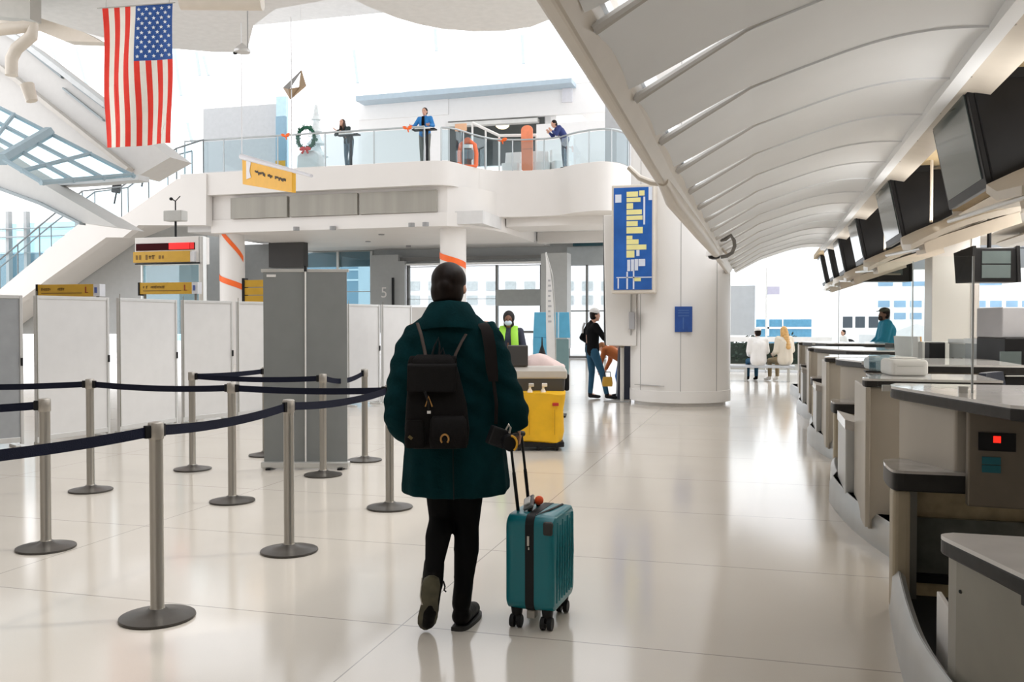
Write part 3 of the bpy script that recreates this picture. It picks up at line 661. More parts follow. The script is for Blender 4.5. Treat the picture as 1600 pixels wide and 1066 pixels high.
# ================================================================== HANGING YELLOW DIRECTION SIGN
P = [atd(378, 247, 21.5), atd(456, 266, 19.6), atd(456, 301, 19.6), atd(379, 288, 21.5)]
o = (P[0]+P[1])/2
t = thing('direction_sign', 'yellow hanging sign with dark lettering below a pale metal bar', 'sign', o)
n = (P[1]-P[0]).cross(P[3]-P[0]).normalized()*0.10
MB().prism(P, n).build('face', YELLOW, t, world=True, bevel=0.01)
e = (P[1]-P[0]).normalized(); dn = Vector((0, 0, -1)); fr = n.normalized()*-1
if fr.y > 0: fr = -fr
Ls = (P[1]-P[0]).length
MB().prism([P[0]+e*Ls*.10+dn*0.03+fr*0.006, P[0]+e*Ls*.2+dn*0.05+fr*0.006, P[0]+e*Ls*.17+dn*0.25+fr*.006, P[0]+e*Ls*.2+dn*0.40+fr*.006, P[0]+e*Ls*.10+dn*0.47+fr*.006], fr*0.004).build('white_mark', mat('sign_mark_white', (0.75, 0.74, 0.76), 0.5), t, world=True)
q0 = P[0]+e*Ls*0.28+dn*0.20+fr*0.006; mb = MB(); r_ = random.Random(4)
for i in range(26):
    if i in (9, 10, 15, 16):
        if mb.v: mb.build('word', DARKINK, t, world=True); mb = MB()
        continue
    q = q0+e*(Ls*0.62*i/26)+dn*(0.03*r_.random()); hh = 0.04+0.04*r_.random()
    mb.prism([q, q+e*0.045, q+e*0.045+dn*hh, q+dn*hh], fr*0.004)
mb.build('word', DARKINK, t, world=True)
Q0, Q1 = P[0]+Vector((0, 0, 0.03))-e*0.02, atd(487, 275, 19.0)
MB().tube([Q0, Q1], [0.07, 0.035], 10).build('top_bar', mat('sign_bar', (0.68, 0.68, 0.72), 0.4), t, world=True)
MB().cyl(P[0]+Vector((0,0,0.03)), (P[0].x, P[0].y, 8.5), 0.012, seg=8).build('hanger', PM, t, world=True)
MB().cyl(P[1]+Vector((0,0,0.03)), (P[1].x, P[1].y, 8.0), 0.012, seg=8).build('hanger', PM, t, world=True)

# hanging rod with a small lamp, hanging kite shape
p = atd(387, 78, 18); 
t = thing('rod_lamp', 'small swivel lamp at the lower end of a thin rod right of the flag', 'lamp', p)
MB().cyl((0, 0, 0), (0, 0, 8.55-p.z), 0.012, seg=8).build('rod', mat('rod_grey', (0.35, 0.35, 0.35), 0.4), t)
MB().lathe([(0.02, 0.12), (0.07, 0.08), (0.16, -0.02), (0.15, -0.06)], (-0.12, 0, 0.02)).build('shade', PF, t, smooth=True)
MB().ell((-0.28, 0, -0.04), (0.05, 0.03, 0.03)).build('lens', BLACK, t, smooth=True)
K = [atd(442, 137, 20), atd(470, 110, 20.4), atd(477, 134, 19.9), atd(453, 155, 19.8), atd(451, 139, 19.5), atd(467, 136, 19.6)]
t = thing('hanging_mobile', 'folded brown and grey geometric mobile hanging in front of the bright window wall', 'decoration', K[1])
KB = mat('mobile_brown', (0.36, 0.25, 0.15), 0.6); KG = mat('mobile_grey', (0.30, 0.30, 0.30), 0.6)
MB().prism([K[0], K[1], K[4]], (0.01, 0.03, 0)).build('grey_face', KG, t, world=True)
MB().prism([K[0], K[4], K[5], K[3]], (0.01, 0.03, 0)).build('brown_face', KB, t, world=True)
MB().prism([K[1], K[2], K[5]], (0.01, 0.03, 0)).build('brown_face', KB, t, world=True)
MB().prism([K[3], K[5], K[2]], (0.01, 0.03, 0)).build('brown_face', KB, t, world=True)
MB().cyl(K[1], (K[1].x, K[1].y, 12), 0.004, seg=6).build('thread', PM, t, world=True)

# ================================================================== LIGHTBOX, SIGN AND CASING ON THE COLUMN
a, b = aty(958, 455, 15.22), aty(1020, 290, 15.22); w, h = b.x-a.x, b.z-a.z
t = thing('light_box', 'blue advertising light box with rows of yellow bars on the column', 'light box', ((a.x+b.x)/2, 15.22, (a.z+b.z)/2))
MB().box((-w/2-0.03, 0.0, -h/2-0.04), (w/2+0.03, 0.40, h/2+0.03)).build('casing', CREAM, t, bevel=0.02)
ADB = mat('poster_blue', (0.02, 0.11, 0.40), 0.2, var=0.2, scale=2.5)
MB().box((-w/2+0.01, -0.012, -h/2+0.02), (w/2-0.01, 0.0, h/2-0.02)).build('poster', ADB, t)
PYL, PWH = mat('poster_yellow', (0.80, 0.74, 0.32), 0.4), mat('poster_white', (0.68, 0.72, 0.80), 0.4)
def ad(x0, x1, y0, y1, m, nm):
    u0, u1 = (x0-165)/335-0.5, (x1-165)/335-0.5; v0, v1 = 0.5-(y1-160)/850, 0.5-(y0-160)/850
    MB().box((u0*(w-.02), -0.018, v0*(h-.04)), (u1*(w-.02), -0.012, v1*(h-.04))).build(nm, m, t)
for x0, x1, y0, y1 in ((278,378,195,238),(388,435,188,230),(278,400,245,282),(278,335,290,338),(278,412,345,385),(278,418,395,430),(278,376,440,482),(278,420,490,542),(278,330,560,590),(278,384,592,632),(278,452,636,678),(278,348,684,742)): ad(x0, x1, y0, y1, PYL, 'yellow_bar')
for x0, x1, y0, y1 in ((285,312,760,855),(318,345,758,855),(350,380,756,850),(384,442,756,815),(425,440,240,470),(178,232,215,282),(365,392,680,730),(470,500,160,270)): ad(x0, x1, y0, y1, PWH, 'white_block')
for x0, x1, y0, y1 in ((190,500,903,912),(200,212,915,1000),(278,292,860,1005),(335,348,850,1005),(345,405,908,940)): ad(x0, x1, y0, y1, PYL if x0 > 340 and y1 < 950 else PWH, 'rule')
ad(165, 500, 915, 1010, mat('poster_deep_blue', (0.015, 0.05, 0.22), 0.2), 'skyline_band') if False else None
a, b = aty(942, 540, 15.85), aty(984, 335, 15.85); w, h = b.x-a.x, b.z-a.z
t = thing('wall_casing', 'tall cream casing without feet fixed to the left side of the column', 'casing', ((a.x+b.x)/2, 15.85, a.z))
MB().prism([(-w/2+0.05, 0, 0), (w/2+0.12, 0, -0.01), (w/2+0.12, 0, h), (-w/2, 0, h-0.0)], (0, 0.55, 0)).build('body', WHITE2, t, bevel=0.02)
MB().prism([(-w/2, 0.1, 0.25), (-w/2+0.015, 0.1, 0), (-w/2+0.015, 0.1, h), (-w/2-0.02, 0.1, h)], (0, 0.4, 0)).build('dark_edge', mat('edge_charcoal', (0.06, 0.06, 0.06), 0.5), t)
MB().box((w/2+0.02, -0.015, -0.62+h*0.35), (w/2+0.035, 0, h*0.6)).build('seam', mat('seam_grey', (0.42, 0.41, 0.40), 0.6), t)
p = aty(1068, 499, 15.52)
t = thing('column_sign', 'small blue notice fixed to the front of the round column', 'sign', (p.x, 15.52, p.z))
MB().box((-0.145, -0.01, -0.215), (0.145, 0.03, 0.215)).build('plate', BLUESIGN, t, bevel=0.004)
BT = mat('faded_blue_print', (0.06, 0.14, 0.36), 0.5)
for z in (0.14, 0.10, 0.05): MB().box((-0.09, -0.013, z), (0.09, -0.01, z+0.015)).build('print_line', BT, t)
MB().box((-0.012, -0.013, -0.17), (0.006, -0.01, 0.03)).build('print_line', BT, t)
p = aty(987, 501, 15.72)
t = thing('wall_outlet', 'narrow grey outlet strip on the left flank of the column', 'outlet', (p.x, 15.72, p.z))
MB().box((-0.045, -0.02, -0.15), (0.045, 0.12, 0.15)).build('plate', mat('outlet_grey', (0.42, 0.42, 0.44), 0.5), t, bevel=0.005)
# spot lamp and hook at the tip of the canopy beam
p = Vector((-0.70, 14.6, 2.36)); p = aty(1116, 400, 12.0)
t = thing('spot_lamp', 'small round spot lamp under the tip of the canopy edge beam', 'lamp', p)
MB().lathe([(0.04, 0.1), (0.10, 0.06), (0.11, 0.0)], seg=20).build('shade', WHITE2, t, smooth=True)
MB().lathe([(0.085, 0.01), (0.07, -0.03), (0.03, -0.045)], seg=20).build('lens', BLACK, t, smooth=True)
MB().tube([(0, 0, 0.1), (0.06, 0, 0.14), (0.16, 0, 0.02)], 0.015, 8).build('arm', CREAM, t)
hk = [aty(a_, b_, 11.0) for a_, b_ in ((1127, 368), (1128, 376), (1134, 374), (1142, 368), (1147, 376), (1148, 385), (1144, 395), (1136, 400), (1126, 402))]
t = thing('cable_hook', 'curved grey bracket with bent end above the canopy beam tip', 'bracket', hk[-1])
MB().tube(hk, 0.022, 8).build('arm', mat('hook_grey', (0.22, 0.21, 0.20), 0.5), t, world=True, smooth=True)

# ================================================================== CLEANING CART BY THE SLEEVE
q = atz(825, 700); q2 = atz(862, 690)
t = thing('cleaning_cart', 'cleaning cart with grey bin, white rim and yellow bag beside the green sleeve', 'cart', (q.x+0.02, q.y+0.3, 0), YAW)
def zc(py): return CAMH-(py-504)*10.4/FPX
BIN = mat('bin_grey', (0.06, 0.06, 0.062), 0.5); RIM = mat('bin_rim', (0.55, 0.52, 0.48), 0.5)
MB().loft([[Vector((sx*hx, sy*hy, z)) for sx, sy in ((-1,-1),(1,-1),(1,1),(-1,1))] for hx, hy, z in ((0.30,0.26,zc(660)),(0.33,0.30,zc(586)))]).build('bin', BIN, t, bevel=0.03)
MB().loft([[Vector((sx*hx, sy*hy, z)) for sx, sy in ((-1,-1),(1,-1),(1,1),(-1,1))] for hx, hy, z in ((0.345,0.31,zc(592)),(0.35,0.315,zc(580)),(0.31,0.28,zc(572)))]).build('rim', RIM, t, bevel=0.02)
yb = MB(); rings = []
for k, (hx, hy, z) in enumerate(((0.17,0.13,zc(690)),(0.255,0.2,zc(685)),(0.27,0.21,zc(672)),(0.26,0.2,zc(640)),(0.285,0.22,zc(622)),(0.30,0.23,zc(612)))):
    rings.append([Vector((hx*(abs(math.cos(an))**0.6)*(1 if math.cos(an) >= 0 else -1)*(1+0.03*math.sin(an*5+k)), hy*(abs(math.sin(an))**0.6)*(1 if math.sin(an) >= 0 else -1), z+0.015*math.sin(an*3+1))) for an in [2*math.pi*i/40 for i in range(40)]])
YB = mat('yellow_vinyl', (0.84, 0.47, 0.008), 0.45, var=0.08, bump=0.2, bscale=8)
yb.loft(rings).xf(Matrix.Translation((0.03, -0.38, 0))).build('yellow_bag', YB, t, smooth=True)
for x in (-0.12, 0.16): MB().obox((x+0.03, -0.612, zc(655)), (0.008, 0.006, 0.28)).build('bag_seam', mat('yellow_dark', (0.60, 0.32, 0.005), 0.5), t)
MB().obox((0.20, -0.60, zc(628)), (0.07, 0.02, 0.035), (0, 0, 0)).build('red_handle', mat('red_plastic', (0.5, 0.03, 0.02), 0.4), t, bevel=0.006)
MB().box((-0.28, -0.55, zc(694)), (0.30, 0.25, zc(686))).build('chassis', BLACKG, t, bevel=0.01)
for x in (-0.2, 0.02, 0.22):
    for y in (-0.5, 0.2):
        wq = MB().cyl((x, y, 0.16), (x, y, zc(690)), 0.018, seg=10).build('caster', BLACKG, t)
        MB().cyl((x-0.015, y, 0.06), (x+0.015, y, 0.06), 0.06, seg=20).build('wheel', BLACK, wq)
        MB().obox((x, y, 0.115), (0.05, 0.06, 0.1)).build('fork', BLACKG, wq)
MB().obox((0.36, 0.05, zc(600)), (0.06, 0.16, 0.2)).build('side_pouch', BLACK, t, bevel=0.02)
MB().box((-0.33, -0.31, zc(572)), (-0.10, -0.1, zc(540))).build('dark_caddy', mat('caddy_dark', (0.045, 0.042, 0.04), 0.6), t, bevel=0.01)
CX, CY = t.location.x, t.location.y
Mc = Matrix.Translation((CX, CY, 0))@Matrix.Rotation(YAW, 4, 'Z')
def on_cart(v): return Mc@Vector(v)
bk = thing('folded_blanket', 'pale pink folded blanket lying on top of the cleaning cart', 'blanket', on_cart((0.10, 0, zc(574))), YAW)
mb = MB()
rr = []
for i in range(13):
    t_ = i/12; hh = 0.012+0.15*math.sin(math.pi*min(1, 0.22+t_*0.80))*(1-0.35*t_); rr.append([(-0.20+0.43*t_, -0.2+0.4*k/10, hh*(math.sin(math.pi*k/10)**0.4 if 0 < k < 10 else 0.08)+0.008*math.sin(k*1.7+i)) for k in range(11)])
mb.sheet(rr, (0, 0, -0.008)).build('cloth', mat('pink_blanket', (0.70, 0.55, 0.52), 0.8, var=0.05, bump=0.2, bscale=20), bk, smooth=True)
for i, (x, hh) in enumerate(((-0.10, 0.12), (0.05, 0.15))):
    bt = thing('spray_bottle', 'white spray bottle tip sticking out of the yellow bag, ' + ('nearer the coat sleeve' if i == 0 else 'right of the other bottle'), 'bottle', on_cart((x+0.02, -0.40, zc(640))), YAW, 'bottles in the yellow bag')
    MB().lathe([(0.035, 0.0), (0.037, 0.18), (0.03, 0.22), (0.014, 0.25), (0.014, 0.27)], seg=16).build('bottle_body', WHITE2, bt, smooth=True)
    MB().obox((0.015, -0.01, 0.29), (0.06, 0.03, 0.04)).build('trigger_head', PF if i == 0 else WHITE2, bt, bevel=0.006)

# ================================================================== FEATHER FLAG, BLUE DESK, STAND
p = atz(862, 640); Y = 13.5; a = aty(862, 567, Y)
t = thing('feather_flag', 'tall narrow white feather flag with small grey print', 'flag', (a.x, Y, 0), YAW*0.6)
def zy(py): return aty(860, py, Y).z
sh = [(0.055, zy(562)), (0.03, zy(480)), (-0.015, zy(430)), (-0.075, zy(396)), (-0.10, zy(394)), (-0.085, zy(420)), (-0.09, zy(480)), (-0.075, zy(562))]
ft = smooth_pts([(x, z) for x, z in sh[:4]], 4)+smooth_pts(sh[4:], 4)
MB().prism([(x, 0, z) for x, z in ft], (0, 0.012, 0)).build('cloth', mat('flag_cloth_white', (0.78, 0.77, 0.76), 0.7), t)
for i in range(9): MB().box((-0.055, -0.004, zy(440+i*8)), (-0.02+0.008*(i % 3), 0.0, zy(437+i*8))).build('print', mat('print_grey', (0.45, 0.45, 0.47), 0.6), t)
MB().tube([(0.065, 0.006, 0.03), (0.058, 0.006, zy(500)), (0.01, 0.006, zy(430)), (-0.09, 0.006, zy(394))], 0.009, 8).build('pole', ALU, t)
MB().box((-0.16, -0.16, 0), (0.22, 0.2, 0.03)).build('base', BLACKG, t, bevel=0.006)
BL = mat('cyan_panel', (0.10, 0.38, 0.58), 0.35, var=0.06)
p0, p1 = atd(833, 600, 21), atd(889, 600, 21)
t = thing('blue_kiosk', 'light blue service kiosk with glass base behind the feather flag', 'kiosk', ((p0.x+p1.x)/2, (p0.y+p1.y)/2, 0), YAW)
w = (p1-p0).length
def zk(py): return CAMH-(py-504)*21/FPX
MB().prism([(-w/2, 0, zk(528)), (w/2+0.03, 0, zk(528)), (w/2, 0, zk(488)), (-w/2+0.03, 0, zk(488))], (0, 0.12, 0)).build('back_panel', BL, t, bevel=0.01)
MB().box((-w/2, -0.02, zk(562)), (-w/2+0.35, 0.1, zk(528))).build('side_panel', BL, t)
MB().box((-w/2, 0.02, 0.0), (w/2, 0.5, zk(530))).build('base_cabinet', mat('kiosk_teal', (0.16, 0.26, 0.27), 0.3), t, bevel=0.02)
MB().cyl((w*0.2, -0.01, zk(528)), (w*0.2, -0.01, zk(488)), 0.018, seg=8).build('seam', mat('pale_blue', (0.45, 0.62, 0.72), 0.4), t)
p = atz(846, 600)
t = thing('bag_dispenser', 'steel canister with a dark cap standing by the blue kiosk', 'dispenser', atd(847, 600, 19.6))
t.location.z = 0
MB().lathe([(0.10, 0), (0.10, 0.62), (0.09, 0.66)], seg=24).build('canister', STEEL, t, smooth=True)
MB().lathe([(0.095, 0.655), (0.08, 0.76), (0.02, 0.95), (0.01, 1.12)], seg=24).build('cap', BLACKG, t, smooth=True)
# navy totem with a pale post by the column
q = atz(968, 628)
t = thing('navy_totem', 'dark navy tapered stand beside the round column with pale post in front', 'stand', (q.x-0.02, q.y+0.5, 0), YAW)
MB().prism([(-0.10, 0, 0.0), (0.16, 0, 0.0), (0.16, 0, 1.0), (-0.06, 0, 1.0)], (0, 0.25, 0)).build('body', mat('totem_navy', (0.02, 0.026, 0.05), 0.4), t, bevel=0.01)
t = thing('pale_stanchion', 'slim pale post on a flat dark foot between the column and the standing man', 'queue post', (q.x+0.05, q.y-0.03, 0))
MB().cyl((0, 0, 0.015), (0, 0, 1.0), 0.035, seg=16).build('post', mat('pale_post', (0.66, 0.64, 0.60), 0.4), t, smooth=True)
MB().cyl((0, 0, 0.98), (0, 0, 1.03), 0.04, seg=16).build('cap', mat('brass_cap', (0.25, 0.21, 0.15), 0.4), t, smooth=True)
MB().box((-0.32, -0.10, 0), (0.12, 0.06, 0.018)).build('foot', mat('foot_grey', (0.30, 0.30, 0.30), 0.4), t, bevel=0.005)
# ================================================================== PEOPLE
STD = dict(head=(0,.02,1.585), neck=(0,-.005,1.45), chest=(0,0,1.28), waist=(0,0,1.06), pelvis=(0,0,.94),
           sL=(-.175,0,1.40), eL=(-.225,-.03,1.12), wL=(-.225,.05,.87), sR=(.175,0,1.40), eR=(.225,-.03,1.12), wR=(.225,.05,.87),
           hL=(-.09,0,.92), kL=(-.10,.02,.50), aL=(-.105,-.02,.09), tL=(-.125,.15,.035), hR=(.09,0,.92), kR=(.10,.02,.50), aR=(.105,-.02,.09), tR=(.125,.15,.035))
def rigid(J, f=None):
    D = dict(STD); D.update(J or {}); return {k: Vector(v) for k, v in D.items()}
def hand(mb, wr, el, side, curl=0.5, fwd=None):
    d = (wr-el).normalized(); up = Vector((0, 1, 0)) if fwd is None else Vector(fwd)
    n = (up-d*up.dot(d)); n = n.normalized() if n.length > 1e-3 else d.orthogonal().normalized()
    s = d.cross(n).normalized()
    c = wr+d*0.045
    M = Matrix((n, s, d)).transposed()
    q = MB().ell((0,0,0), (0.040, 0.016, 0.052)); q.v = [c+M@v for v in q.v]; mb.add(q.v, q.f)
    for i, L in enumerate((0.072, 0.08, 0.075, 0.058)):
        b = wr+d*0.082+n*(0.027-0.018*i); k1 = b+d*L*0.5+s*side*L*0.22*curl; k2 = k1+(d*(1-curl)+s*side*curl).normalized()*L*0.5
        mb.cap(b, k1, 0.0092, 0.0085, 8); mb.cap(k1, k2, 0.0085, 0.007, 8)
    b = wr+d*0.03+n*0.034; k1 = b+(n*0.6+d*0.8).normalized()*0.035; k2 = k1+(d+s*side*0.4).normalized()*0.028
    mb.cap(b, k1, 0.0105, 0.0095, 8); mb.cap(k1, k2, 0.0095, 0.0075, 8)
def head_blob(mb, hc, R, s=1.0):
    def e(c, r): q = MB().ell((0,0,0), r); q.v = [hc+R@((Vector(c)+v)*s) for v in q.v]; mb.add(q.v, q.f)
    e((0,0,0.02), (0.074,0.092,0.092)); e((0,0.022,-0.055), (0.052,0.062,0.062)); e((0,0.095,-0.022), (0.013,0.018,0.022))
    e((0,0.09,-0.004), (0.009,0.012,0.03)); e((-0.076,-0.008,-0.012), (0.009,0.02,0.03)); e((0.076,-0.008,-0.012), (0.009,0.02,0.03)); e((0,0.075,-0.06), (0.022,0.016,0.008)); e((0,0.07,-0.098), (0.02,0.018,0.014))
def person(name, label, loc, rz, scale=1.0, J=None, skin=None, top=None, bottom=None, shoe=None, hair=None, hairlen=0.0, look=0.0, tilt=0.0, vox=0.014, hat=None, hands=True, topname='jacket', bottomname='trousers', long_top=0.0, group=None, face=True, loose=0.0, curl=0.5):
    j = rigid(J); t = thing(name, label, 'person', loc, rz, group); t.scale = (scale,)*3
    R = Euler((tilt, 0, look)).to_matrix(); S = skin or SKIN
    b = MB(); head_blob(b, j['head'], R)
    b.cap(j['neck']-Vector((0,0,.03)), j['head']-R@Vector((0,.01,.05)), .052, .048)
    for a, c, r0, r1 in (('chest','neck',.10,.05),('chest','waist',.12,.11),('waist','pelvis',.11,.12)): b.cap(j[a], j[c], r0, r1, 14)
    for s in 'LR':
        b.cap(j['neck']-Vector((0,0,.04)), j['s'+s], .055, .05); b.cap(j['chest'], j['s'+s], .09, .05)
        b.cap(j['s'+s], j['e'+s], .046, .038); b.cap(j['e'+s], j['w'+s], .037, .025)
        b.cap(j['pelvis'], j['h'+s], .10, .09); b.cap(j['h'+s], j['k'+s], .082, .052); b.cap(j['k'+s], j['a'+s], .05, .034); b.cap(j['a'+s], j['t'+s], .034, .024)
        mid = j['k'+s].lerp(j['a'+s], 0.28)
    body = remesh(b, vox, 3)
    if hands:
        for s, sg in (('L', 1), ('R', -1)): hand(body, j['w'+s], j['e'+s], sg, curl)
    bo = body.build('body', S, t, smooth=True, angle=80)
    if face:
        eb = MB()
        for sx in (-1, 1): eb.ell((0,0,0), (0.001,)*3); eb.v[-1] = eb.v[-1]
        eb = MB()
        for sx in (-1, 1):
            q = MB().ell((sx*0.030, 0.086, 0.008), (0.013, 0.008, 0.007), seg=10, rings=6); eb.add([j['head']+R@v for v in q.v], q.f)
        eb.build('eyes', mat('eye_dark', (0.03, 0.02, 0.015), 0.3), bo, smooth=True)
        q = MB().ell((0, 0.091, -0.060), (0.021, 0.006, 0.006), seg=10, rings=6); MB().add([j['head']+R@v for v in q.v], q.f).build('mouth', mat('lip', (0.45, 0.16, 0.13), 0.5), bo, smooth=True)
    if top:
        c = MB(); L = loose
        c.cap(j['neck']-Vector((0,0,.035)), j['neck']+Vector((0,0,.01)), .068, .06)
        c.cap(j['chest'], j['neck']-Vector((0,0,.06)), .13+L, .08+L)
        for dx in (-.05, .05): 
            v = Vector((dx, 0, 0)); c.cap(j['chest']+v, j['waist']+v, .125+L, .115+L, 14); c.cap(j['waist']+v, j['pelvis']+v-Vector((0,0,long_top)), .118+L, .128+L, 14)
        for s in 'LR':
            c.cap(j['chest']+Vector((0,0,.03)), j['s'+s], .11+L, .066+L); c.cap(j['neck']-Vector((0,0,.05)), j['s'+s], .06, .06)
            c.cap(j['s'+s], j['e'+s], .064+L, .056+L); c.cap(j['e'+s], j['e'+s].lerp(j['w'+s], .93), .055+L, .042+L*.6)
        remesh(c, vox, 4).build(topname, top, t, smooth=True, angle=80)
    if bottom:
        c = MB(); c.cap(j['waist'].lerp(j['pelvis'], .55), j['pelvis'], .125, .13, 14)
        for s in 'LR':
            c.cap(j['pelvis'], j['h'+s], .12, .098); c.cap(j['h'+s], j['k'+s], .097, .064); c.cap(j['k'+s], j['k'+s].lerp(j['a'+s], .92), .062, .048)
        remesh(c, vox, 4).build(bottomname, bottom, t, smooth=True, angle=80)
    if shoe:
        for s in 'LR':
            c = MB(); a, q = j['a'+s], j['t'+s]; d = (q-a); d.z = 0 if abs(d.z) < .12 else d.z
            c.cap(a+Vector((0,0,-.03)), q, .043, .034); c.cap(a, a+Vector((0,0,.03)), .042, .042); c.cap(q, q+d.normalized()*.03, .034, .028)
            remesh(c, .011, 3).build('shoe', shoe, t, smooth=True, angle=80)
    if hair:
        c = MB()
        def e(cc, r): q = MB().ell((0,0,0), r); c.add([j['head']+R@(Vector(cc)+v) for v in q.v], q.f)
        e((0,-0.016,0.036), (0.083,0.092,0.092)); e((0,-0.035,-0.01), (0.080,0.068,0.085))
        if hairlen:
            n = 6
            for i in range(n+1):
                f = i/n; e((0, -0.07-0.115*f, -0.02-hairlen*f), (0.088-0.012*f, 0.05, 0.06))
                for sx in (-1, 1): e((sx*0.066, -0.015-0.02*f, -0.02-hairlen*0.8*f), (0.026, 0.045, 0.05))
        remesh(c, .011, 2).build('hair', hair, t, smooth=True, angle=80)
    if hat:
        c = MB()
        def e(cc, r, rot=(0,0,0)): q = MB().ell((0,0,0), r, rot); c.add([j['head']+R@(Vector(cc)+v) for v in q.v], q.f)
        if hat[0] == 'cap': e((0,-0.005,0.075), (0.086,0.10,0.058)); e((0,0.10,0.062), (0.062,0.055,0.009), (-.15,0,0))
        elif hat[0] == 'hood': e((0,-0.02,0.035), (0.095,0.10,0.115)); e((0,-0.03,-0.07), (0.085,0.075,0.08))
        else: e((0,-0.01,0.075), (0.086,0.098,0.07)); e((0,0,0.05), (0.088,0.10,0.03))
        remesh(c, .010, 2).build('cap' if hat[0] == 'cap' else ('hood' if hat[0] == 'hood' else 'beanie'), hat[1], t, smooth=True, angle=80)
    t['_j'] = 0; del t['_j']
    return t, j
DENIM = mat('blue_denim', (0.025, 0.085, 0.15), 0.8, var=0.12, bump=0.2, spec=.15)
CHAR = mat('charcoal_cloth', (0.018, 0.019, 0.022), 0.85, var=0.15, spec=.1)
BLK = mat('black_cloth', (0.006, 0.006, 0.007), 0.85, var=0.15, spec=.08)
HAIRD = mat('dark_brown_hair', (0.010, 0.005, 0.0035), 0.5, var=0.3, spec=.18, scale=40, stretch=(1, 1, 0.2))
HAIRB = mat('blond_hair', (0.62, 0.36, 0.12), 0.5, var=0.2, scale=30, stretch=(1, 1, 0.15))
HIVIS = mat('hivis_lime', (0.35, 0.72, 0.05), 0.6, var=0.05)

# ---- the walking woman in the long green coat
WL = atz(715, 978); WRZ = math.radians(18.9)
wt_ = thing('walking_woman', 'woman seen from behind in a long dark green coat walking with a suitcase', 'person', (WL.x, WL.y, 0), WRZ)
j = rigid(dict(head=(-.037,.02,1.60), neck=(-.035,-.02,1.47), chest=(-.035,0,1.28), waist=(-.02,.01,1.06), pelvis=(-.01,.02,.92),
    sL=(-.20,.0,1.385), eL=(-.255,-.05,1.06), wL=(-.20,.16,.93), sR=(.135,0,1.395), eR=(.235,-.07,1.10), wR=(.262,-.015,.975),
    hL=(-.085,.02,.88), kL=(-.075,.05,.505), aL=(-.115,-.12,.265), tL=(-.135,-.075,.05), hR=(.06,.02,.88), kR=(.045,.04,.49), aR=(.018,-.02,.10), tR=(.07,.13,.03)))
R = Euler((0, 0, math.radians(-14))).to_matrix()
b = MB(); head_blob(b, j['head'], R); b.cap(j['neck']-Vector((0,0,.03)), j['head']-Vector((0,.0,.05)), .054, .05)
for a, c, r0, r1 in (('chest','neck',.10,.05),('chest','waist',.12,.11),('waist','pelvis',.11,.12)): b.cap(j[a], j[c], r0, r1, 14)
for s in 'LR':
    b.cap(j['chest'], j['s'+s], .09, .05); b.cap(j['s'+s], j['e'+s], .046, .038); b.cap(j['e'+s], j['w'+s], .037, .026)
    b.cap(j['pelvis'], j['h'+s], .10, .09); b.cap(j['h'+s], j['k'+s], .078, .050); b.cap(j['k'+s], j['a'+s], .046, .032); b.cap(j['a'+s], j['t'+s], .032, .022)
body = remesh(b, .011, 3)
# right hand closed round the case handle, left hand held in front
hd = MB(); hand(body, j['wL'], j['eL'], 1, .6, (1, 0, 0)); hand(body, j['wR'], j['eR'], -1, .95, (-.6, 1, 0))
body.build('body', SKIN, wt_, smooth=True, angle=80)
q = MB().ell((0,0,0), (0.001,)*3)
eb = MB()
for sx in (-1, 1):
    q = MB().ell((sx*0.030, 0.086, 0.008), (0.013, 0.008, 0.007), seg=10, rings=6); eb.add([j['head']+R@v for v in q.v], q.f)
eb.build('eyes', mat('eye_dark', (0.03, 0.02, 0.015), 0.3), wt_, smooth=True)
c = MB()
def e(cc, r): q = MB().ell((0,0,0), r, seg=20, rings=14); c.add([j['head']+R@(Vector(cc)+v) for v in q.v], q.f)
e((0,-0.012,0.034), (0.083,0.094,0.086)); e((-.002,-0.032,-0.02), (0.079,0.074,0.088)); e((0,-0.03,-0.085), (0.062,0.056,0.05)); e((0,-0.095,0.0), (0.032,0.022,0.036))
remesh(c, .008, 3).build('hair', HAIRD, wt_, smooth=True, angle=80)
# tights
TIGHTS = mat('black_tights', (0.006, 0.006, 0.0065), 0.8, var=0.2, spec=.08)
c = MB(); c.cap((-.01,.02,.98), j['pelvis'], .12, .14, 16)
for s in 'LR':
    h, k, a = j['h'+s], j['k'+s], j['a'+s]; c.cap(j['pelvis'], h, .12, .098, 16); c.cap(h, k, .096, .062, 16); c.cap(k, k, .063, .063, 16)
    m = k.lerp(a, .33)+Vector((-.004 if s == 'L' else .006, -.02, 0)); c.cap(k, m, .058, .061, 16); c.cap(m, k.lerp(a, .95), .060, .038, 16)
remesh(c, .009, 5).build('tights', TIGHTS, wt_, smooth=True, angle=80)
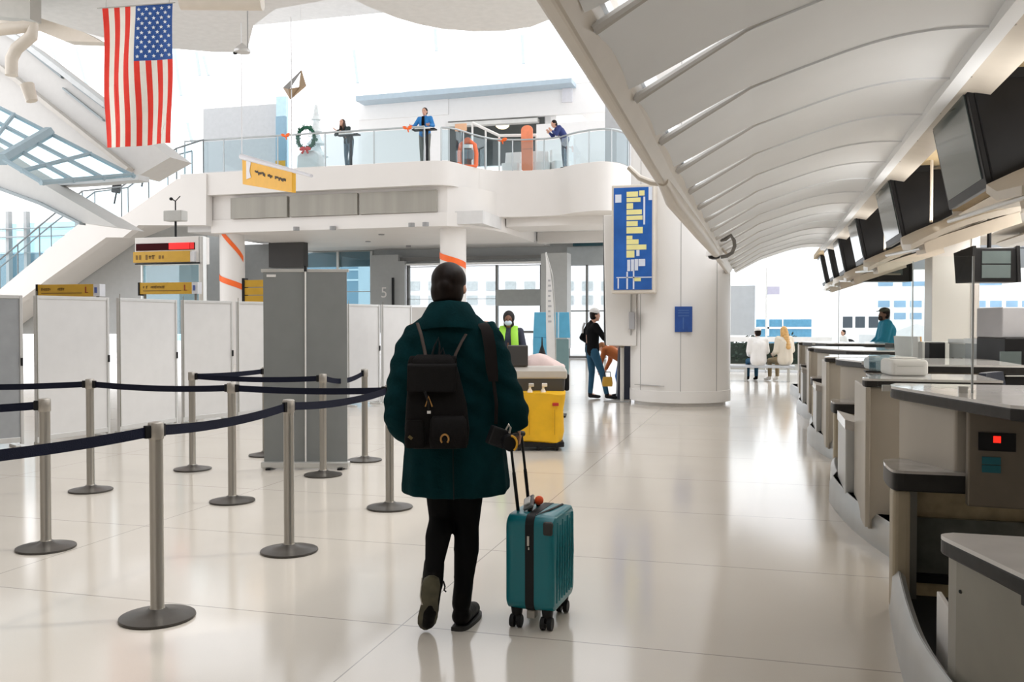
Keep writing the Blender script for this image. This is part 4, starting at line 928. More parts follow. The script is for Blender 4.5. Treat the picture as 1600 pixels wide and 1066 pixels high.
# ankle boots
BOOT = mat('black_boot_leather', (0.004, 0.0037, 0.0035), 0.5, var=0.3, bump=0.25, bscale=30, spec=0.10)
SOLE = mat('olive_boot_sole', (0.075, 0.068, 0.038), 0.5, var=0.3, scale=18)
c = MB(); c.cap((-.108,-.07,.315), (-.115,-.125,.235), .049, .05, 14); c.cap((-.115,-.13,.235), (-.128,-.105,.12), .046, .043, 14); c.cap((-.128,-.105,.12), (-.138,-.075,.05), .045, .038, 14)
bl = remesh(c, .008, 3).build('boot', BOOT, wt_, smooth=True, angle=80)
so = []
for zz_, xx, w_ in ((.285,-.118,.012),(.272,-.118,.034),(.24,-.120,.042),(.20,-.123,.040),(.165,-.126,.037),(.12,-.131,.043),(.08,-.137,.046),(.045,-.142,.042),(.02,-.146,.028),(.010,-.148,.012)):
    yy = -.172+.10*max(0, (.21-zz_)/.21)**1.3
    so.append([Vector((xx-w_, yy+.004, zz_)), Vector((xx-w_*.6, yy-.004, zz_)), Vector((xx+w_*.6, yy-.004, zz_)), Vector((xx+w_, yy+.004, zz_)), Vector((xx+w_, yy+.02, zz_)), Vector((xx-w_, yy+.02, zz_))])
MB().loft(so).build('sole', SOLE, bl, smooth=True, angle=50)
MB().tube([(-.160,-.12,.265), (-.168,-.15,.19), (-.160,-.15,.15)], .005, 8).build('zip', STEEL, bl)
MB().tube([(-.066,-.09,.24), (-.058,-.095,.215), (-.062,-.1,.20), (-.054,-.09,.19)], .004, 6).build('lace_end', BLACK, bl)
c = MB(); c.cap((.03,0,.215), (.018,-.02,.11), .047, .046, 14); c.cap((.016,-.03,.055), (.06,.10,.045), .045, .040, 14); c.cap((.06,.10,.042), (.078,.14,.038), .040, .034, 14)
bl = remesh(c, .008, 3).build('boot', BOOT, wt_, smooth=True, angle=80)
MB().plan(smooth_pts([(-.03,-.07),(.015,-.085),(.055,-.05),(.105,.07),(.118,.15),(.09,.185),(.05,.17),(.012,.08),(-.03,-.07)], 4)[:-1], 0.0, .018).build('sole', mat('boot_sole_dark', (0.02, 0.02, 0.018), 0.6), bl)
# coat: flared body with folds, sleeves, collar
COAT = mat('green_wool', (0.003, 0.026, 0.030), 0.9, var=0.22, scale=9, bump=0.35, bscale=90, spec=0.06)
def sup(cx, cy, rx, ry, z, p=0.75, fold=0, nf=9, ph=0.0, n=56):
    out = []
    for i in range(n):
        an = 2*math.pi*i/n; cs, sn = math.cos(an), math.sin(an); f = 1+fold*(math.sin(an*nf+ph)+0.5*math.sin(an*(nf+4)+ph*2))
        out.append(Vector((cx+rx*f*math.copysign(abs(cs)**p, cs), cy+ry*f*math.copysign(abs(sn)**p, sn), z)))
    return out
def wx_(px): return (px-715)/331.0
def wz(py): return CAMH+(504-py)/331.0
c = MB()
c.loft([sup(-.005,.03,.249,.205,wz(770),.85,.03,8,.3), sup(-.005,.03,.25,.203,wz(755),.85,.028,8,.3), sup(-.008,.025,.240,.19,wz(715),.85,.022,8,.4), sup(-.012,.015,.225,.175,wz(670),.85,.014,8,.6), sup(-.02,.005,.212,.16,wz(620),.85,.006,8,.8),
        sup(-.028,0,.212,.152,wz(570),.85), sup(-.032,0,.215,.145,wz(535),.85), sup(-.034,-.005,.200,.125,wz(515),.9), sup(-.035,-.01,.145,.10,wz(498),.9), sup(-.035,-.012,.10,.085,wz(486),1)])
sl = lambda P, rr: c.tube(P, rr, 20)
LS = smooth_pts([(-.165,0,wz(520)), (-.213,-.02,wz(550)), (-.238,-.035,wz(595)), (-.255,-.045,wz(640)), (-.235,-.01,wz(664)), (-.20,.10,wz(672))], 3)
sl(LS, [.075+.012*min(1, i/6) - (.014*max(0, i-11)/4) for i in range(len(LS))])
RS = smooth_pts([(.105,0,wz(512)), (.152,-.015,wz(545)), (.190,-.03,wz(585)), (.228,-.05,wz(622)), (.258,-.05,wz(648)), (.270,-.03,wz(664))], 3)
sl(RS, [.078+.006*min(1, i/6) - (.02*max(0, i-11)/4) for i in range(len(RS))])
co = remesh(c, .0105, 5)
# drape: vertical folds towards the hem and rumples in the sleeves
for v in co.v:
    if v.z < 1.0 and abs(v.x) < .30:
        k = (1.0-v.z)/.37; s_ = 1 if v.y < 0 else -1
        v.y += s_*0.010*k*math.sin(v.x*38+1.0)+s_*0.006*k*math.sin(v.x*71)
    if v.z > .95: v.y += 0.004*math.sin(v.z*55+v.x*40); v.x += 0.004*math.sin(v.z*70+v.y*30)
coat = co.build('coat', COAT, wt_, smooth=True, angle=80)
rings = []
for rr, ry, z, py_ in ((.145,.118,wz(510),0), (.165,.135,wz(511),-.012), (.160,.130,wz(503),-.018), (.098,.088,wz(474),-.012), (.085,.078,wz(470),-.008), (.076,.070,wz(478),-.004)):
    rings.append([Vector((-.036+rr*math.cos(2*math.pi*i/40), -.012+py_*0.5+ry*math.sin(2*math.pi*i/40), z-0.03*max(0, math.sin(2*math.pi*i/40))-(0.028*abs(math.cos(2*math.pi*i/40))**2.5 if z < wz(490) else 0.008*abs(math.cos(2*math.pi*i/40))))) for i in range(40)])
MB().loft(rings, cap=False).build('collar', COAT, coat, smooth=True, angle=80)
MB().tube([(-.02,-.165,wz(690)), (-.018,-.185,wz(730)), (-.016,-.20,wz(768))], .003, 6).build('back_vent', mat('coat_seam', (0.002, 0.008, 0.009), 0.9), coat)
Mw = Matrix.Translation((WL.x, WL.y, 0))@Matrix.Rotation(WRZ, 4, 'Z')
# ---- backpack on her back
PK = mat('black_canvas', (0.011, 0.010, 0.0098), 0.75, var=0.15, bump=0.3, bscale=120, spec=.08)
GOLD = mat('brass_trim', (0.55, 0.30, 0.10), 0.3, 0.8)
bpk = thing('backpack', 'small black canvas backpack with brass trims on the green coat', 'backpack', Mw@Vector((wx_(686), -.15, wz(690))), WRZ)
X = lambda px: (px-686)/331.0
Zb = lambda py: (690-py)/331.0
def rr_(hx0, hx1, y0, y1, z, n=6, r=.035):
    pts = []
    for (cx, cy, a0) in ((hx1-r, y1-r, 0), (hx0+r, y1-r, 90), (hx0+r, y0+r, 180), (hx1-r, y0+r, 270)):
        for i in range(n+1): an = math.radians(a0+90*i/n); pts.append(Vector((cx+r*math.cos(an), cy+r*math.sin(an), z)))
    return pts
MB().loft([rr_(X(648),X(722),-.09,.0,Zb(690)), rr_(X(640),X(731),-.125,.01,Zb(684)), rr_(X(638),X(733),-.13,.01,Zb(660)), rr_(X(640),X(729),-.12,.01,Zb(625)), rr_(X(643),X(719),-.10,.005,Zb(585)), rr_(X(646),X(712),-.08,0,Zb(560)), rr_(X(655),X(704),-.06,-.005,Zb(552), r=.02)]).build('pack_body', PK, bpk, smooth=True, angle=60)
MB().loft([[Vector((x, y, z)) for x, y, z in ((X(642),-.02,Zb(562)),(X(714),-.02,Zb(562)),(X(714),.0,Zb(556)),(X(644),.0,Zb(556)))], [Vector((x, y, z)) for x, y, z in ((X(642),-.115,Zb(566)),(X(715),-.115,Zb(566)),(X(714),-.05,Zb(553)),(X(645),-.05,Zb(553)))], [Vector((x, y, z)) for x, y, z in ((X(641),-.138,Zb(605)),(X(712),-.138,Zb(607)),(X(711),-.115,Zb(605)),(X(643),-.115,Zb(603)))]]).build('flap', PK, bpk, bevel=0.008, seg=3)
MB().loft([rr_(X(676),X(729),-.165,-.10,Zb(686), r=.03), rr_(X(674),X(730),-.172,-.10,Zb(675), r=.03), rr_(X(676),X(728),-.165,-.10,Zb(646), r=.03), rr_(X(680),X(724),-.14,-.10,Zb(640), r=.018)]).build('front_pocket', PK, bpk, smooth=True, angle=60)
MB().loft([rr_(X(640),X(668),-.15,-.09,Zb(686), r=.025), rr_(X(638),X(669),-.155,-.09,Zb(675), r=.025), rr_(X(641),X(667),-.145,-.09,Zb(646), r=.022)]).build('side_pocket', PK, bpk, smooth=True, angle=60)
MB().tube([(X(669),-.146,Zb(626)), (X(673.5),-.147,Zb(611)), (X(679),-.146,Zb(626))], .0035, 8).build('brass_triangle', GOLD, bpk)
MB().tube([(X(668),-.140,Zb(604)), (X(673),-.146,Zb(618)), (X(674),-.144,Zb(630))], .006, 6).build('flap_strap', BLACK, bpk)
MB().obox((X(674), -.146, Zb(634)), (.016, .005, .012)).build('white_tag', WHITE2, bpk)
MB().tube([(X(697)+.017*math.cos(t_), -.174, Zb(672)+.020*math.sin(t_)) for t_ in [math.radians(-50+280*i/16) for i in range(17)]], .0045, 8).build('brass_ring', GOLD, bpk)
MB().tube([(X(645), -.157, Zb(668)), (X(650), -.158, Zb(672))], .007, 8).build('side_clip', mat('dull_brass', (0.16, 0.12, 0.05), 0.4, 0.6), bpk)
for P_ in ([(X(655),.03,Zb(505)), (X(661),-.0,Zb(522)), (X(667),-.025,Zb(548)), (X(670),-.05,Zb(566))], [(X(728),.02,Zb(522)), (X(722),-.005,Zb(532)), (X(713),-.03,Zb(550)), (X(708),-.05,Zb(566))]):
    MB().tube(P_, .009, 8, flat=(1, .45)).build('strap', mat('strap_brown', (0.05, 0.032, 0.025), 0.7), bpk)
for P_ in ([(X(676),-.03,Zb(558)), (X(681),-.012,Zb(540)), (X(687),-.004,Zb(527)), (X(689),-.012,Zb(541)), (X(687),-.03,Zb(558))], [(X(687),-.03,Zb(558)), (X(694),-.01,Zb(542)), (X(697),-.03,Zb(558))]):
    MB().tube(P_, .005, 8).build('grab_loop', BLACK, bpk)
# ---- camera hanging from a broad strap
cmr = thing('hanging_camera', 'black camera on a broad dark strap at the right hip of the green coat', 'camera', Mw@Vector((wx_(775), -.215, wz(674))), WRZ)
MB().obox((0, 0, 0), (.085, .06, .085), (0, .35, .2)).build('camera_body', BLACKG, cmr, bevel=.008)
MB().cyl((.045, -.035, -.015), (.055, -.08, -.02), .034, .036, 20).build('lens', BLACK, cmr, smooth=True)
MB().tube([(.054+.03*math.cos(a_)*.9, -.082, -.02+.034*math.sin(a_)) for a_ in [math.radians(-60+150*i/10) for i in range(11)]], .005, 8).build('yellow_ring', YELLOW, cmr)
MB().tube([(.035, -.02, .035), (.048, -.03, .06), (.056, -.03, .045), (.05, -.03, .02)], .005, 8).build('chrome_clip', STEEL, cmr)
Xc = lambda px: (px-775)/331.0
Zc = lambda py: (674-py)/331.0
rows = []
for px, py, y, w in ((748,502,.215,9),(754,506,.14,9),(760,516,.085,9),(764,540,.05,9),(767,575,.045,9),(769,592,.03,7)):
    rows.append([(Xc(px-w), y, Zc(py)), (Xc(px+w), y, Zc(py))])
STR = mat('camera_strap_cloth', (0.016, 0.013, 0.0125), 0.8, var=0.2, spec=.08)
MB().sheet(rows, (0, -.006, 0)).build('shoulder_strap', STR, cmr, smooth=True)
MB().tube([(Xc(769), .03, Zc(590)), (Xc(773), .0, Zc(625)), (Xc(772), -.0, Zc(655))], .008, 8, flat=(1, .4)).build('thin_strap', STR, cmr)

# ---- suitcase
SCL = atz(834, 972)
sc = thing('suitcase', 'teal hard shell cabin suitcase with black zip band on four wheels', 'suitcase', (SCL.x+.02, SCL.y+.06, 0), math.radians(-3))
TEAL = mat('teal_shell', (0.003, 0.18, 0.22), 0.28, var=0.06, scale=2)
hw, hd_, z0, z1 = .118, .185, .085, .535
def rbox(x0, x1, r=.05, zt=z1):
    # rounded rectangle in the yz plane, extruded along x
    pts = []
    for cy, cz, a0 in ((hd_-r, zt-r, 0), (-hd_+r, zt-r, 90), (-hd_+r, z0+r, 180), (hd_-r, z0+r, 270)):
        for i in range(6): an = math.radians(a0+90*i/5); pts.append((cy+r*math.cos(an), cz+r*math.sin(an)))
    return [[Vector((x, y*s, (z-.31)*s+.31)) for y, z in pts] for x, s in ((x0, 1.0), ((x0*0.4+x1*0.6), 1.0), (x1*0.93+x0*.07, .985), (x1, .94))]
for sg in (-1, 1):
    sh_ = MB().loft(rbox(sg*.016, sg*hw)).build('shell', TEAL, sc, smooth=True, angle=50)
    for i in range(7):
        y = -.135+.045*i; rib = MB(); top_ = z1-.035-.02*(i % 2)
        rib.tube([(sg*(hw-.003), y, z0+.04), (sg*(hw+.003), y+.006, .31), (sg*(hw-.003), y+.012, top_)], .0075, 8); rib.build('rib', TEAL, sh_, smooth=True)
zb = MB().loft([[Vector((x, y*1.012, (z-.31)*1.008+.31)) for (y, z) in [(v.y, v.z) for v in rbox(0, .1)[0]]] for x in (-.021, .021)]).build('zip_band', BLACKG, sc, smooth=True, angle=50)
MB().obox((-.004, -hd_-.006, .42), (.010, .006, .045)).build('zip_puller', STEEL, zb)
MB().obox((-.001, -hd_-.006, .385), (.006, .006, .012)).build('zip_puller', STEEL, zb)
MB().obox((hw-.030, -hd_+.02, z1-.055), (.05, .05, .065)).build('corner_guard', mat('corner_guard', (0.03, 0.028, 0.026), 0.5, var=0.4), sc, bevel=.012)
for x in (-.075, .075):
    for y in (-.14, .14):
        cst = MB().cyl((x, y, .055), (x, y, .095), .024, .03, 16).build('caster', BLACK, sc, smooth=True)
        for dx in (-.017, .017):
            MB().cyl((x+dx-.011, y-.012, .030), (x+dx+.011, y-.012, .030), .030, seg=24).build('wheel', BLACKG, cst, bevel=.003)
        MB().obox((x, y-.006, .05), (.014, .03, .04)).build('fork', BLACK, cst, bevel=.003)
MB().box((-.02, -hd_+.02, .05), (.02, -hd_+.07, .088)).build('base_block', mat('base_beige', (0.35, 0.33, 0.29), 0.5), sc, bevel=.004)
# telescopic handle leaning to the hand that holds it
Ms = (Matrix.Translation(sc.location)@Matrix.Rotation(math.radians(-3), 4, 'Z')).inverted()
hl = Ms@(Mw@Vector((.272, -.020, .905)))
rods = [(Vector((-.095, -.055, z1-.03)), hl+Vector((-.012, -.045, 0))), (Vector((-.075, .055, z1-.03)), hl+Vector((.016, .045, 0)))]
for b0, b1 in rods:
    m_ = b0.lerp(b1, .55)
    MB().cyl(b0, m_, .0085, seg=12).build('handle_rod', BLACK, sc, smooth=True)
    MB().cyl(m_, b1, .0065, seg=12).build('handle_rod', BLACK, sc, smooth=True)
gd = (rods[1][1]-rods[0][1]).normalized()
MB().tube([rods[0][1]-gd*.015, rods[0][1]+gd*.02+Vector((0,0,.006)), rods[1][1]-gd*.02+Vector((0,0,.006)), rods[1][1]+gd*.015], .013, 12).build('grip', BLACK, sc, smooth=True)
th_ = MB().tube([(-.03, -.08, z1), (-.03, -.05, z1+.032), (-.03, .03, z1+.032), (-.03, .06, z1)], .011, 10).build('top_handle', BLACKG, sc, smooth=True)
MB().obox((-.045, -.05, z1+.035), (.055, .09, .012), (.5, -.5, 0)).build('luggage_tag', mat('tag_grey', (0.20, 0.20, 0.20), 0.4), sc, bevel=.003)
MB().obox((-.05, -.06, z1+.045), (.03, .05, .006), (.5, -.5, 0)).build('tag_paper', WHITE2, sc)
MB().ell((.0, -.03, z1+.045), (.022, .022, .022)).build('orange_pompom', mat('orange_pompom', (0.85, 0.10, 0.02), 0.7), sc, smooth=True)
MB().tube([(.02, -.15, z1-.004), (.06, -.02, z1+.004), (.075, .12, z1+.002)], .006, 8).build('top_strap', BLACK, sc)

# ---- people in the hall
def at_floor(px, py, d): v = atd(px, py, d); return (v.x, v.y, 0)
# woman with mask and lime vest behind the cart
p = atd(795, 640, 13.4)
wv, jv = person('masked_woman', 'woman in a lime safety vest and face mask standing behind the cleaning cart', (p.x, p.y, 0), math.radians(190), .93,
    J=dict(eL=(-.24,.05,1.13), wL=(-.12,.26,1.08), eR=(.24,.05,1.13), wR=(.10,.26,1.08)), skin=SKIND, top=mat('dark_blue_uniform', (0.03, 0.035, 0.06), .8), bottom=BLK, shoe=BLK, hair=HAIRD, hat=('hood', mat('head_scarf', (0.015, 0.012, 0.012), .8)))
hvz = MB()
for sx in (-1, 1):
    hvz.tube([(sx*.085, -.10, 1.40), (sx*.09, .0, 1.475), (sx*.10, .125, 1.36), (sx*.115, .165, 1.15), (sx*.12, .16, .92)], .058, 12, flat=(1, .35))
hvz.build('safety_vest', HIVIS, wv, smooth=True)
MB().ell((0, .092, 1.535), (.060, .042, .042)).build('face_mask', mat('mask_blue_white', (0.55, 0.66, 0.75), .7), wv, smooth=True)
MB().obox((0, .31, 1.06), (.20, .05, .05)).build('white_cloth', WHITE2, wv, bevel=.015)
# man in black jumper and white cap
p = atz(925, 624)
mv, jm = person('man_in_black_jumper', 'person in black jumper, blue jeans and pale cap, hand on hip, by the column', (p.x, p.y, 0), math.radians(-62), .98,
    J=dict(head=(.02,.05,1.60), sL=(-.17,0,1.41), eL=(-.33,-.10,1.17), wL=(-.17,.07,1.02), sR=(.17,.02,1.40), eR=(.24,.16,1.17), wR=(.20,.36,1.06), hL=(-.09,0,.93), kL=(-.11,.03,.5), aL=(-.12,.0,.09), tL=(-.15,.17,.035), hR=(.09,0,.93), kR=(.10,.17,.50), aR=(.11,.26,.09), tR=(.12,.42,.035)),
    top=BLK, bottom=DENIM, shoe=CHAR, hair=HAIRD, hat=('beanie', mat('pale_cap', (0.72, 0.71, 0.70), .8)), topname='jumper', bottomname='jeans')
MB().tube([(-.10, -.12, 1.46), (-.12, -.15, 1.36), (-.13, -.15, 1.26)], .022, 8).build('silver_strap', mat('silver_grey', (0.5, 0.5, 0.5), .4), mv, smooth=True)
# child bending down behind the column stand
p = atd(972, 625, 17.5)
kd, jk = person('bending_person', 'person in blue trousers and rust top bending down between the man and the column', (p.x, p.y, 0), math.radians(70), .86,
    J=dict(head=(0,.50,1.10), neck=(0,.40,1.08), chest=(0,.28,1.02), waist=(0,.08,.92), pelvis=(0,-.06,.86), sL=(-.16,.36,1.06), eL=(-.2,.42,.80), wL=(-.15,.48,.60), sR=(.16,.36,1.06), eR=(.2,.42,.8), wR=(.14,.5,.6), hL=(-.09,-.06,.84), hR=(.09,-.06,.84), kL=(-.1,.06,.47), kR=(.1,.06,.47)),
    top=mat('rust_cloth', (0.40, 0.11, 0.025), .8), bottom=mat('bright_blue_cloth', (0.03, 0.17, 0.50), .8), shoe=BLK, hair=mat('auburn_hair', (0.25, 0.09, 0.02), .6), tilt=-.9)
p = atd(949, 593, 16.4)
hb = thing('yellow_handbag', 'small mustard handbag held low beside the bending person', 'bag', (p.x, p.y, CAMH-(596-504)*16.4/FPX-.09), YAW)
MB().loft([rr_(-.085,.085,-.05,.05,0, r=.03), rr_(-.095,.095,-.055,.055,.05, r=.03), rr_(-.08,.08,-.045,.045,.17, r=.03)]).build('bag_body', mat('mustard_leather', (0.45, 0.25, 0.02), .5, var=.1), hb, smooth=True, angle=60)
MB().tube([(-.06,0,.165), (-.05,0,.26), (.05,0,.26), (.06,0,.165)], .008, 8).build('bag_handle', BLACK, hb)
# two seated people at the far glass front
sitJ = dict(head=(0,.03,1.22), neck=(0,.0,1.08), chest=(0,-.02,.92), waist=(0,-.04,.68), pelvis=(0,-.04,.53), sL=(-.17,0,1.03), eL=(-.22,0,.76), wL=(-.15,.22,.66), sR=(.17,0,1.03), eR=(.22,0,.76), wR=(.15,.22,.66),
    hL=(-.09,.02,.53), kL=(-.11,.43,.50), aL=(-.11,.42,.09), tL=(-.12,.58,.035), hR=(.09,.02,.53), kR=(.11,.43,.5), aR=(.11,.42,.09), tR=(.12,.58,.035))
CRM = mat('cream_coat', (0.72, 0.66, 0.56), .8)
pA = atd(1225, 596, 22); person('seated_woman', 'blond long haired woman in a cream coat sitting at the far glass front', (pA.x, pA.y, 0), math.radians(35), 1.0, J=sitJ, top=CRM, bottom=mat('khaki_cloth', (0.30, 0.23, 0.13), .8), shoe=WHITE2, hair=HAIRB, hairlen=.36, loose=.02)
pB = atd(1184, 596, 22.1); person('seated_person', 'person in a white coat and white hat sitting left of the blond woman', (pB.x, pB.y, 0), math.radians(20), .97, J=sitJ, top=mat('bright_white_coat', (0.82, 0.81, 0.80), .8), bottom=DENIM, shoe=BLK, hair=HAIRD, hat=('beanie', mat('white_knit', (0.8, 0.79, 0.78), .9)), loose=.03)
# agent in teal behind the desks
p = atd(1383, 560, 17)
ag, ja = person('desk_agent', 'man in teal shirt and dark cap looking left behind the check-in desks', (p.x, p.y, 0), math.radians(95), 1.0,
    J=dict(eL=(-.21,.06,1.13), wL=(-.13,.24,1.0), eR=(.21,.06,1.13), wR=(.13,.24,1.0), chest=(0,-.03,1.28)), skin=SKIND, top=mat('teal_shirt', (0.008, 0.23, 0.37), .8, var=.06), bottom=CHAR, shoe=BLK, hair=HAIRD, hat=('cap', mat('olive_cap', (0.06, 0.06, 0.04), .8)), topname='shirt', loose=.03)
MB().ell((0, .085, 1.515), (.058, .045, .05)).build('beard', mat('dark_beard', (0.02, 0.012, 0.01), .8), ag, smooth=True)
MB().ell((.24, .03, 1.17), (.012, .035, .035)).build('shirt_badge', WHITE2, ag, smooth=True)
p = atd(1318, 552, 26); person('far_person', 'dark haired person partly hidden behind the farthest check-in desks', (p.x, p.y, 0), math.radians(120), .72, top=WHITE2, bottom=BLK, shoe=BLK, hair=HAIRD)
# ---- people on the balcony
ZB = 6.40
def balc(px, Y): return (aty(px, 200, Y).x, Y, ZB)
person('leaning_woman', 'woman in dark jacket leaning on the balcony rail beside the wreath', balc(545, 27.45), math.radians(165), 1.04,
    J=dict(head=(.10,.20,1.50), neck=(.06,.13,1.38), chest=(.03,.08,1.22), waist=(0,0,1.02), sL=(-.13,.15,1.32), eL=(-.12,.33,1.13), wL=(.10,.42,1.22), sR=(.20,.12,1.32), eR=(.26,.32,1.12), wR=(.02,.44,1.14), aL=(.02,.0,.09), tL=(.0,.15,.035)),
    top=mat('dark_green_jacket', (0.02, 0.035, 0.035), .8), bottom=mat('steel_blue_jeans', (0.10, 0.16, 0.20), .8), shoe=mat('pale_blue_shoe', (0.30, 0.55, 0.62), .6), hair=mat('brown_hair', (0.06, 0.03, 0.02), .6), hairlen=.22, tilt=.25)
person('balcony_man', 'man in blue and black jacket leaning forward on the balcony rail in the middle', balc(664, 27.3), math.radians(178), 1.10,
    J=dict(eL=(-.30,.10,1.15), wL=(-.28,.34,1.12), eR=(.30,.10,1.15), wR=(.28,.34,1.12)), top=mat('cobalt_jacket', (0.02, 0.20, 0.52), .7), bottom=mat('grey_trousers', (0.20, 0.20, 0.18), .8), shoe=CHAR, hair=HAIRD)
o = bpy.data.objects['balcony_man']
MB().tube([(0, .135, 1.43), (0, .155, 1.25), (0, .145, 1.0)], .045, 10, flat=(1, .3)).build('dark_front', BLK, o, smooth=True)
person('stooping_man', 'man in dark blue jacket stooping over the balcony rail near the column', balc(883, 29.1), math.radians(120), 1.04,
    J=dict(head=(0,.36,1.42), neck=(0,.27,1.33), chest=(0,.16,1.20), waist=(0,.02,1.0), sL=(-.16,.24,1.30), eL=(-.2,.34,1.06), wL=(-.15,.46,1.16), sR=(.16,.24,1.30), eR=(.2,.34,1.06), wR=(.15,.46,1.16)),
    top=mat('royal_blue_jacket', (0.02, 0.035, 0.16), .7), bottom=mat('slate_trousers', (0.06, 0.07, 0.10), .8), shoe=CHAR, hair=HAIRD, tilt=-.35)
# ================================================================== BALCONY BALUSTRADE AND THINGS UPSTAIRS
RAILM = mat('rail_grey', (0.42, 0.45, 0.46), .3, .5)
PANE = glassmat('balustrade_glass', (0.86, 0.92, 0.94), .015)
def balustrade(path, zf, h, label, step=1, start_post=True, name='balustrade'):
    t = thing(name, label, 'railing', (path[0][0], path[0][1], zf))
    P_ = [Vector((x, y, zf if len(r) == 0 else r[0])) for x, y, *r in path]
    MB().tube([p+Vector((0, 0, h)) for p in P_], .03, 10).build('handrail', RAILM, t, world=True, smooth=True)
    for i in range(0, len(P_), step):
        MB().cyl(P_[i], P_[i]+Vector((0, 0, h)), .025, seg=10).build('post', RAILM, t, world=True)
        if i+step < len(P_):
            seg = P_[i:i+step+1]
            d_ = (seg[-1]-seg[0]); n = Vector((-d_.y, d_.x, 0)).normalized()*.012
            MB().sheet([[p+Vector((0, 0, .06)) for p in seg], [p+Vector((0, 0, h-.06)) for p in seg]], n).build('pane', PANE, t, world=True)
    return t
balustrade([(x, 26.62-.02*(x+18.9)/9) for x in (-18.8, -17.3, -15.3, -13.6, -11.9, -10.2)], 6.40, 1.12, 'straight glass balustrade along the left balcony edge below the wreath')
eR = [(x, y+.22) for x, y in edgeR[3:]]
balustrade(eR[::2], 6.40, 1.06, 'curving glass balustrade along the right balcony bay', 3)
# glass and rails of the stair
def on_st(px, py): return aty(px, py, 26.5)
sp_ = [(-5,456),(62,400),(129,346),(190,340),(276,281),(318,268)]
t = thing('stair_balustrade', 'sloping glass stair balustrade with thin dark rails at the left', 'railing', on_st(129, 346))
pts = [on_st(a_, b_) for a_, b_ in sp_]
DRAIL = mat('stair_rail_dark', (0.16, 0.18, 0.19), .4)
MB().tube([p+Vector((0, 0, 1.05)) for p in pts], .03, 8).build('handrail', DRAIL, t, world=True)
for a_, b_ in zip(pts, pts[1:]):
    MB().sheet([[a_+Vector((0, 0, .05)), b_+Vector((0, 0, .05))], [a_+Vector((0, 0, 1.0)), b_+Vector((0, 0, 1.0))]], (0, .02, 0)).build('pane', PANE, t, world=True)
for p in pts+[(pts[3]+pts[4])/2, (pts[0]+pts[1])/2]: MB().cyl(p-Vector((0, 0, .05)), p+Vector((0, 0, 1.05)), .022, seg=8).build('post', DRAIL, t, world=True)
pts2 = [aty(a_, b_, 28.2) for a_, b_ in ((0,418),(80,352),(148,300),(200,293),(262,246),(300,236))]
t = thing('stair_rail', 'rear stair handrail on thin posts behind the sloping glass', 'railing', pts2[0])
MB().tube(pts2, .028, 8).build('handrail', DRAIL, t, world=True)
for p in pts2: MB().cyl(p-Vector((0, 0, 1.2)), p, .02, seg=8).build('post', DRAIL, t, world=True)
for (a_, b_, hh), lab in zip(((225, 276, .45), (182, 303, .5)), ('black spotlight box on the upper stair landing', 'dark equipment box beside the stair landing rail')):
    q = aty(a_, b_, 27.4); t = thing('stair_box', lab, 'device', q)
    MB().obox((0, 0, hh*.4), (.26 if hh > .46 else .16, .2, hh*.7), (0, .2, 0)).build('housing', BLACK, t, bevel=.03)
    MB().tube([(-.1, 0, -.35), (.0, 0, .05), (.10, 0, .2)], .03, 8).build('bracket', BLACKG, t)
# wreath on white pedestal
q = balc(485, 27.5)
t = thing('white_pedestal', 'white rounded pedestal below the green wreath on the balcony', 'pedestal', q)
MB().loft([rr_(-.42,.42,-.25,.25,0, r=.1), rr_(-.40,.40,-.24,.24,.55, r=.1), rr_(-.26,.26,-.2,.2,.72, r=.1)]).build('block', WHITE2, t, smooth=True, angle=60)
wq_ = thing('christmas_wreath', 'green leafy wreath with a red bow on the white pedestal', 'wreath', (q[0], q[1]-.30, ZB+1.12))
wm = MB(); rnd = random.Random(3)
for i in range(220):
    an = rnd.random()*2*math.pi; rr = .30+rnd.uniform(-.05, .05); ph = rnd.random()*6.28
    c_ = Vector((rr*math.cos(an), rnd.uniform(-.05, .05), (rr+.05)*math.sin(an)))
    d_ = Vector((rnd.uniform(-1, 1), rnd.uniform(-1, .5), rnd.uniform(-1, 1))).normalized()*.09; s_ = d_.orthogonal().normalized()*.022
    wm.add([c_, c_+d_*.5+s_, c_+d_, c_+d_*.5-s_, c_+d_*.5+d_.cross(s_).normalized()*.012], [(0,1,4),(1,2,4),(2,3,4),(3,0,4),(0,3,2,1)])
WG = mat('wreath_green', (0.012, 0.10, 0.055), .7, var=.3, scale=14)
fo = wm.build('foliage', WG, wq_); fo['kind'] = 'stuff'
MB().tube([(.30*math.cos(a_), 0, .35*math.sin(a_)) for a_ in [2*math.pi*i/32 for i in range(32)]], .055, 10, closed=True).build('ring', WG, wq_, smooth=True)
bow = MB()
for sx in (-1, 1): bow.ell((sx*.11, -.07, -.36), (.11, .04, .065), (0, sx*.3, 0)); bow.cap((sx*.02, -.07, -.38), (sx*.10, -.08, -.50), .03, .035)
bow.ell((0, -.09, -.36), (.035, .035, .04)).build('bow', mat('bow_red', (0.65, 0.03, 0.02), .5), wq_, smooth=True)
MB().cyl((0, .1, .1), (0, .3, .1), .015, seg=8).build('hook', PF, wq_)
